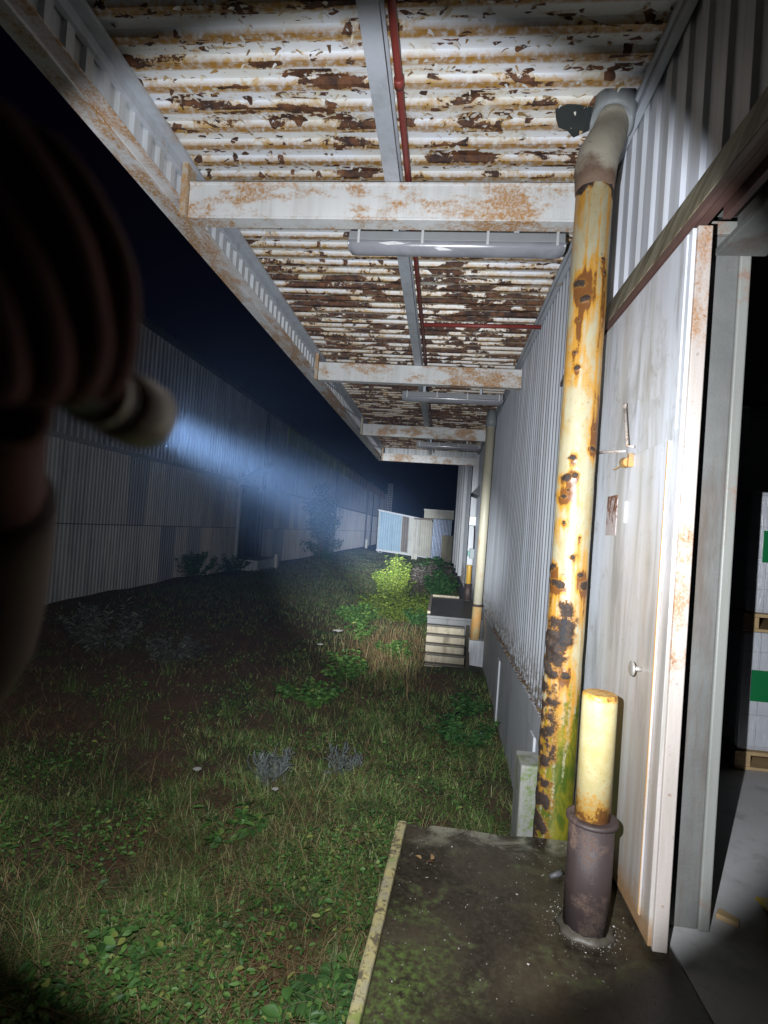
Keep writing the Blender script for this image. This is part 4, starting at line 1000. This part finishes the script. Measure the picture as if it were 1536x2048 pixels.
# wall lamp, cable, switch box
WL = thing('wall_lamp', 'small floodlight with a pale glass front on a cable beyond the far pipe', 'lamp', (.98, 16.7, 2.0))
MB().prism([(16.6, 1.82), (16.86, 1.88), (16.86, 2.06), (16.6, 2.12)], 'x', .80, 1.02).build('lamp_body', M['greypost'], WL, bevel=.01)
MB().box(.81, .985, 16.585, 16.599, 1.85, 2.10).build('lamp_glass', M['lamp_glass'], WL)
MB().tube([(.965, 16.87, 1.90), (.99, 16.85, 1.7), (.985, 16.7, 1.4), (.985, 16.6, 1.15)], .022, 8).build('cable', M['black_cable'], WL)
SB = thing('switch_box', 'grey and teal electrical box mounted below the wall lamp', 'switch box', (.98, 16.5, 1.0))
MB().box(.87, 1.0, 16.4, 16.65, .86, 1.15).build('box_body', M['box_grey'], SB, bevel=.01)
MB().box(.81, .869, 16.44, 16.62, .92, 1.08).build('socket', M['box_teal'], SB, bevel=.01)

# ------------------------------------------------------------------ goods inside
def pallet(x0, y0, z0, w, d, label, group='wooden pallets under the cartons'):
    t = thing('pallet', label, 'pallet', (x0, y0, z0), group)
    b = MB(); b.box(x0, x0+w, y0, y0+d, z0+.105, z0+.13)
    b.build('deck_boards', M['wood'], t, bevel=.003)
    for k in (0, .5, 1):
        xx = x0+k*(w-.11)
        MB().box(xx, xx+.11, y0+.003, y0+d, z0+.022, z0+.104).build('block', M['wood'], t, bevel=.003)
    MB().box(x0, x0+w, y0+.001, y0+d, z0, z0+.021).build('bottom_board', M['wood'], t, bevel=.003)
def cartons(x0, y0, z0, w, d, h, label, gx=None):
    t = thing('wrapped_cartons', label, 'cartons', (x0, y0, z0), 'shrink wrapped carton stacks')
    b = MB(); b.box(x0+.015, x0+w-.015, y0+.015, y0+d, z0+.001, z0+h); b.build('carton_stack', M['wrap'], t, bevel=.03)
    if gx: 
        for q in gx: MB().box(x0+q, x0+q+.17, y0+.0125, y0+.0145, z0+h*.42, z0+h*.68).build('green_label', M['green'], t)
SX, SYY = 2.215, 4.25
pallet(SX, SYY, 0, 1.2, 1.0, 'pallet on the floor under the brightly lit white cartons')
cartons(SX, SYY, .13, 1.2, 1.0, .865, 'lower brightly lit stack of white wrapped cartons just inside the doorway', (.085, .62))
pallet(SX, SYY, .996, 1.2, 1.0, 'pallet between the two brightly lit stacks of white cartons')
cartons(SX, SYY, 1.126, 1.2, 1.0, .89, 'upper brightly lit stack of white wrapped cartons just inside the doorway', (.11, .64))
pallet(1.62, 5.45, 0, 1.2, 1.0, 'pallet on the floor in the shadow behind the door jamb')
cartons(1.62, 5.45, .13, 1.2, 1.0, .865, 'lower shaded stack of wrapped cartons behind the door jamb', (.30,))
pallet(1.62, 5.45, .996, 1.2, 1.0, 'pallet under the upper shaded stack of wrapped cartons')
cartons(1.62, 5.45, 1.126, 1.2, 1.0, .89, 'upper shaded stack of wrapped cartons behind the door jamb')
pallet(1.62, 5.45, 2.017, 1.2, 1.0, 'pallet under the topmost shaded stack of cartons')
cartons(1.62, 5.45, 2.147, 1.2, 1.0, .80, 'topmost shaded stack of wrapped cartons high behind the door jamb', (.55, .9))
YP = thing('guard_post', 'yellow guard post on the warehouse floor at the right edge of the doorway', 'guard post', (1.575, 2.60, 0))
MB().tube([(1.595, 2.60, .012), (1.595, 2.60, .42), (1.595, 2.60, .44)], [.055, .055, .045], 24).build('post', M['yellow'], YP, smooth=True)
MB().box(1.52, 1.68, 2.52, 2.68, 0, .011).build('base_plate', M['yellow'], YP, bevel=.003)
tag(MB().prism([(1.265, 2.50), (1.335, 2.45), (1.352, 2.485), (1.30, 2.545)], 'z', .0, .022).build('wood_offcut', M['wood'], None, bevel=.004), 'small pale wood offcut on the floor beside the door jamb', 'offcut')

# ------------------------------------------------------------------ left warehouse
LX = -9.5
W = thing('warehouse', 'long dark warehouse of patched metal sheets across the yard', 'warehouse', (LX, 30, -1))
MB().ribs('X', 3, 24.9, -1.5, 3.3, LX, .15, .03, .5, .1).build('wall_cladding', M['sheet'], W)
MB().ribs('X', 27.6, 92, -1.5, 3.3, LX, .15, .03, .5, .1).build('wall_cladding', M['sheet'], W)
W.children[0].scale = (1, 1, 1)
MB().ribs('X', 3, 92, 3.3, 7.25, LX+.05, .25, .04, .5, .1).build('upper_cladding', M['sheet_up'], W)
q = MB(); q.box(LX+.02, LX+.09, 3, 92, 3.22, 3.34); q.build('girt_flashing', M['greypost'], W)
q = MB(); q.box(LX-12, LX-.06, 3, 92, -1.5, 7.2); q.build('wall_core', M['dark'], W)
for k in range(24):
    yy = 31.8+k*2.35
    MB().box(LX+.055, LX+.085, yy, yy+2.2, 6.25, 7.2).build('roof_light', M['rooflight'], W)
q = MB(); q.box(LX-.2, LX+.28, 3, 92, 7.26, 7.42); q.build('gutter', M['darkpipe'], W, bevel=.02)
for yy in (27.8, 47.3, 67.3, 80): MB().tube([(LX+.16, yy, 7.3), (LX+.16, yy, -.9)], .10, 12).build('downpipe', M['darkpipe'], W)
MB().box(LX+.05, LX+.2, 72.2, 73.2, -1.2, 6.2).build('dark_door_strip', M['darkpipe'], W)
dd = MB().box(LX-.05, LX-.02, 24.95, 27.55, -.3, 3.0).build('door', M['darkpipe'], W)
MB().box(LX-.019, LX-.0, 26.1, 26.9, -.3, 2.1).build('wicket', M['dark'], dd)
q = MB(); q.box(LX-.02, LX+.10, 24.75, 24.9, -.3, 3.0); q.build('door_frame', M['white_trim'], W); MB().box(LX-.02, LX+.10, 27.55, 27.7, -.3, 3.0).build('door_frame', M['darkpipe'], W)
MB().prism([(24.3, 3.12), (28.6, 4.42), (28.6, 4.62), (24.3, 3.32)], 'x', LX+.1, LX+.35).build('sloping_trim', M['greypost'], W)
MB().box(LX-.2, LX+1.2, 24.6, 27.9, -1.4, -.32).build('door_step', M['plinth'], W)
tag(MB().tube([(LX+1.35, 26.9, -1.3), (LX+1.35, 26.9, -.1)], .09, 12).build('marker_post', M['white_panel'], None), 'short pale post in front of the far warehouse door', 'post')
tag(MB().tube([(LX+.9, 63.5, -1.3), (LX+.9, 63.5, .2)], .16, 12).build('marker_post', M['white_panel'], None), 'pale post at the far end of the patched warehouse wall', 'post')
# ladder with cage at the far end
LD = thing('roof_ladder', 'tall galvanised ladder rising above the far end of the patched warehouse', 'ladder', (-8.6, 86, -1))
lb = MB()
for xx in (-8.75, -8.1): lb.tube([(xx, 86, -1.2), (xx, 86, 8.7)], .06, 8)
lb.build('stiles', M['galv'], LD)
for k in range(26): MB().tube([(-8.75, 86, -.9+k*.38), (-8.1, 86, -.9+k*.38)], .03, 6).build('rung', M['galv'], LD)
q = MB(); q.tube([(-8.43, 85.3, 2.0), (-8.43, 85.3, 8.7)], .05, 6); q.build('cage_bar', M['galv'], LD)

# ------------------------------------------------------------------ far end of the yard
TY = 56.
tilt = .085
TR = thing('site_trailer', 'white trailer body with a light blue side panel closing the yard', 'trailer', (-4.0, TY, -.5))
def tp_(px, py): return onY(px, py, TY)
TL, TRr = tp_(757, 1020)[0], -.9
def quad(pxs, name, mat, y0, y1, par):
    m = MB(); n = len(pxs); f = [onY(a, b, TY) for a, b in pxs]
    m.prism([(p[0], p[2]) for p in f], 'y', y0, y1); return m.build(name, mat, par, bevel=.01)
quad([(753, 1100), (870, 1117), (873, 1046), (758, 1020)], 'trailer_body', M['white_panel'], TY+.05, TY+2.6, TR)
quad([(754.5, 1097.5), (800, 1104), (804.5, 1031), (760, 1022.5)], 'blue_panel', M['blue_panel'], TY-.02, TY+.049, TR)
quad([(801, 1103), (814, 1105.5), (818.5, 1034), (805.5, 1031)], 'brown_door', M['brown_panel'], TY-.0, TY+.049, TR)
quad([(815, 1109), (831, 1111.5), (835, 1036), (819.5, 1033.5)], 'white_end_panel', M['white_panel'], TY-.04, TY+.049, TR)
m = MB(); cp = tp_(832, 1108); cq = tp_(864, 1048)
quad([(752, 1101), (872, 1119), (872, 1116.5), (752, 1098.5)], 'sill_rail', M['white_trim'], TY-.08, TY-.045, TR)
quad([(757, 1021.5), (850, 1041.5), (850, 1038), (757, 1018.5)], 'roof_rail', M['white_trim'], TY-.08, TY-.045, TR)
a, b, c_ = tp_(754, 1101), tp_(761, 1107), tp_(767, 1099)
MB().tube([a, b, c_], .07, 8).build('drawbar', M['white_trim'], TR)
for xx in (-5.4, -2.6): MB().tube([(xx, TY+.3, -.95), (xx, TY+.6, -.95)], .42, 18).build('wheel', M['dark'], TR)
# ribbed cream wall, zinc sheet and porch to the right of it
PN = thing('panel_fence', 'cream ribbed panel and shiny zinc sheets closing the gap beside the far porch', 'fence', (-1, 52, -1))
p0 = onY(833, 1108, 52.5); p1 = onY(866, 1040, 52.5); p2 = onY(905, 1100, 52.5)
MB().ribs('Y', p0[0], p1[0]-.05, -.72, p1[2]+.1, 52.5, .22, .035, .6, .1).build('cream_panel', M['cream_panel'], PN)
MB().ribs('Y', p1[0]-.03, 1.0, -.9, p1[2]+.1, 52.4, .27, .11, .3, .2).build('zinc_sheet', M['zinc'], PN)
b0, b1 = onY(884, 1070, 47.5), onY(904, 1098, 47.5)
tag(MB().box(b0[0], b1[0], 47.5, 47.56, -1.0, b0[2]).build('board', M['olive_board'], None, bevel=.01), 'weathered olive board leaning in front of the zinc sheets', 'board')
PC = thing('porch', 'beige box porch roof on a slim post at the far end of the warehouse', 'porch', (-1, 50, 2.8))
f0, f1 = onY(849, 1020, 50.), onY(853, 1036, 50.)
MB().box(f0[0], 1.0, 50, 52.2, f1[2], f0[2]).build('porch_roof', M['cream_panel'], PC, bevel=.02)
MB().box(f0[0]-.05, 1.0, 49.93, 49.99, f0[2]-.02, f0[2]+.1).build('roof_edge', M['white_panel'], PC)
s0 = onY(830, 1040, 50.); s1 = onY(826, 1116, 50.)
MB().box(s0[0]-.1, s0[0]+.1, 50, 50.2, -1.3, s0[2]+.05).build('porch_post', M['cream_panel'], PC)
MB().box(s0[0]+.12, s0[0]+.42, 50.02, 50.2, -1.3, -.45).build('post_foot', M['cream_panel'], PC)
MB().box(s0[0]-.1, f0[0]+.9, 50, 50.15, s0[2]+.055, s0[2]+.2).build('porch_arm', M['brown_panel'], PC)

# ------------------------------------------------------------------ torch, hand
tp0 = Vector(atD(290, 832, .20)); aim = Vector(atD(808, 1082, 40.)); ax = (aim-tp0).normalized()
TO = thing('torch', 'small torch with a sand coloured head, switched on and held at the left', 'torch', tuple(tp0))
def along(*ds): return [tuple(tp0+ax*d) for d in ds]
MB().tube(along(-.024, -.020, -.007, 0, .0005), [.0092, .0116, .0124, .0122, .0110], 32).build('torch_head', M['torch_head'], TO, smooth=True)
MB().tube(along(-.029, -.024), .0098, 28).build('head_groove', M['torch_black'], TO, smooth=True)
MB().tube(along(-.034, -.029), .0104, 28).build('head_ring', M['torch_head'], TO, smooth=True)
MB().tube(along(-.056, -.054, -.034), [.007, .0088, .0088], 28).build('torch_body', M['torch_black'], TO, smooth=True)
t = NT('torch_lens_glow'); e = t.n('ShaderNodeEmission'); e.inputs[0].default_value = (.85, .92, 1, 1); e.inputs[1].default_value = 8
t.t.links.new(e.outputs[0], t.out.inputs[0]); M['lens'] = t.m
MB().tube(along(.0007, .0012), .0100, 28).build('lens', M['lens'], TO)

def skin(name, pts, edges, rad, mat, parent=None, sub=2):
    me = bpy.data.meshes.new(name); bm = bmesh.new(); L = bm.verts.layers.skin.verify()
    off = Vector(parent.location) if parent else Vector()
    vv = [bm.verts.new(Vector(p)-off) for p in pts]
    for i, v in enumerate(vv): v[L].radius = (rad[i], rad[i]); v[L].use_root = (i == 0)
    for a, b in edges: bm.edges.new((vv[a], vv[b]))
    bm.to_mesh(me); bm.free(); me.materials.append(mat)
    o = bpy.data.objects.new(name, me); C.objects.link(o)
    o.modifiers.new('skin', 'SKIN').use_smooth_shade = True
    q = o.modifiers.new('sub', 'SUBSURF'); q.levels = sub; q.render_levels = sub
    if parent: o.parent = parent
    return o
HP = [('wrist', -8, 965, .185, .0185), ('palm0', -60, 820, .160, .021), ('palm1', -85, 600, .145, .027),
      # knuckles
      ('i0', 92, 305, .152, .0150), ('m0', 30, 330, .138, .0145), ('r0', -40, 400, .124, .0130), ('l0', -100, 500, .116, .0085),
      ('i1', 216, 575, .157, .0100), ('i2', 214, 705, .150, .0088), ('i3', 184, 806, .148, .0074),
      ('m1', 128, 560, .139, .0102), ('m2', 158, 700, .136, .0092), ('m3', 122, 812, .134, .0078),
      ('r1', 38, 585, .125, .0098), ('r2', 78, 730, .123, .0086), ('r3', 52, 818, .122, .0074),
      ('l1', -40, 640, .113, .0080), ('l2', -12, 750, .111, .0072), ('l3', -26, 812, .112, .0062),
      ('t0', -20, 835, .150, .0100), ('t1', 50, 826, .136, .0086), ('t2', 108, 845, .142, .0074),
      ('arm', -50, 1150, .230, .0235), ('arm1', -120, 1330, .250, .027), ('arm2', -360, 1560, .29, .034)]
ix = {h[0]: i for i, h in enumerate(HP)}
pts = [tuple(atD(h[1], h[2], h[3])) for h in HP]
ed = [('wrist', 'palm0'), ('palm0', 'palm1'), ('palm1', 'i0'), ('palm1', 'm0'), ('palm1', 'r0'), ('palm1', 'l0'),
      ('i0', 'i1'), ('i1', 'i2'), ('i2', 'i3'), ('m0', 'm1'), ('m1', 'm2'), ('m2', 'm3'), ('r0', 'r1'), ('r1', 'r2'), ('r2', 'r3'), ('l0', 'l1'), ('l1', 'l2'), ('l2', 'l3'),
      ('palm0', 't0'), ('t0', 't1'), ('t1', 't2'), ('wrist', 'arm'), ('arm', 'arm1'), ('arm1', 'arm2')]
ho = skin('person', pts, [(ix[a], ix[b]) for a, b in ed], [h[4] for h in HP], M['skin'])
tag(ho, 'blurred dark hand of a person gripping a torch at the left edge', 'person')
sv = [atD(-8, 985, .188), atD(-10, 990, .189), atD(-20, 1040, .203), atD(-40, 1110, .220), atD(-54, 1180, .233), atD(-80, 1270, .245), atD(-128, 1350, .253), atD(-258, 1470, .272), atD(-450, 1620, .30)]
MB().tube([tuple(p) for p in sv], [.0150, .0185, .0215, .0250, .0275, .0300, .0310, .0335, .037], 28, False).build('sleeve', M['sleeve_cloth'], ho, smooth=True)

# ------------------------------------------------------------------ light: the torch (spill + hot spot), night sky
def spot(name, power, size, blend, col, tip=(0, 0), r=.006):
    l = bpy.data.lights.new(name, 'SPOT'); l.energy = power; l.spot_size = math.radians(size); l.spot_blend = blend; l.color = col; l.shadow_soft_size = r
    o = bpy.data.objects.new(name, l); C.objects.link(o); o.parent = TO
    o.matrix_parent_inverse = Matrix.Identity(4)
    o.rotation_euler = (ax+Vector((tip[0], 0, tip[1]))).normalized().to_track_quat('-Z', 'Y').to_euler(); o.location = ax*.012
    return o
spot('torch_spill', 330, 95, .15, (.90, .94, 1.0), (-.045, .0))
spot('torch_corona', 600, 76, 1.0, (.92, .96, 1.0))
spot('torch_beam_edge', 10000, 27, 1.0, (.92, .96, 1.0), (-.02, -.03))
spot('torch_hot_spot', 58000, 13, 1.0, (.86, .93, 1.0), (-.028, .004), r=.009)

hz = MB(); hz.box(-120, 60, -40, 160, -8, 14)
ho_ = hz.build('haze', None); ho_['kind'] = 'stuff'
mt = bpy.data.materials.new('night_air'); mt.use_nodes = True; nt = mt.node_tree; nt.nodes.clear()
on = nt.nodes.new('ShaderNodeOutputMaterial'); pv_ = nt.nodes.new('ShaderNodeVolumePrincipled')
pv_.inputs['Color'].default_value = (.33, .55, 1, 1); pv_.inputs['Density'].default_value = .000125; pv_.inputs['Anisotropy'].default_value = 0.
nt.links.new(pv_.outputs[0], on.inputs['Volume']); ho_.data.materials.append(mt)

w = bpy.data.worlds.new('World'); S.world = w; w.use_nodes = True
bg = w.node_tree.nodes['Background']; bg.inputs[0].default_value = (.30, .20, .75, 1); bg.inputs[1].default_value = .0014

S.render.engine = 'CYCLES'
S.cycles.max_bounces = 5; S.cycles.diffuse_bounces = 2; S.cycles.glossy_bounces = 2; S.cycles.volume_bounces = 0
S.view_settings.view_transform = 'Standard'; S.view_settings.look = 'None'; S.view_settings.exposure = .82; S.view_settings.gamma = 1
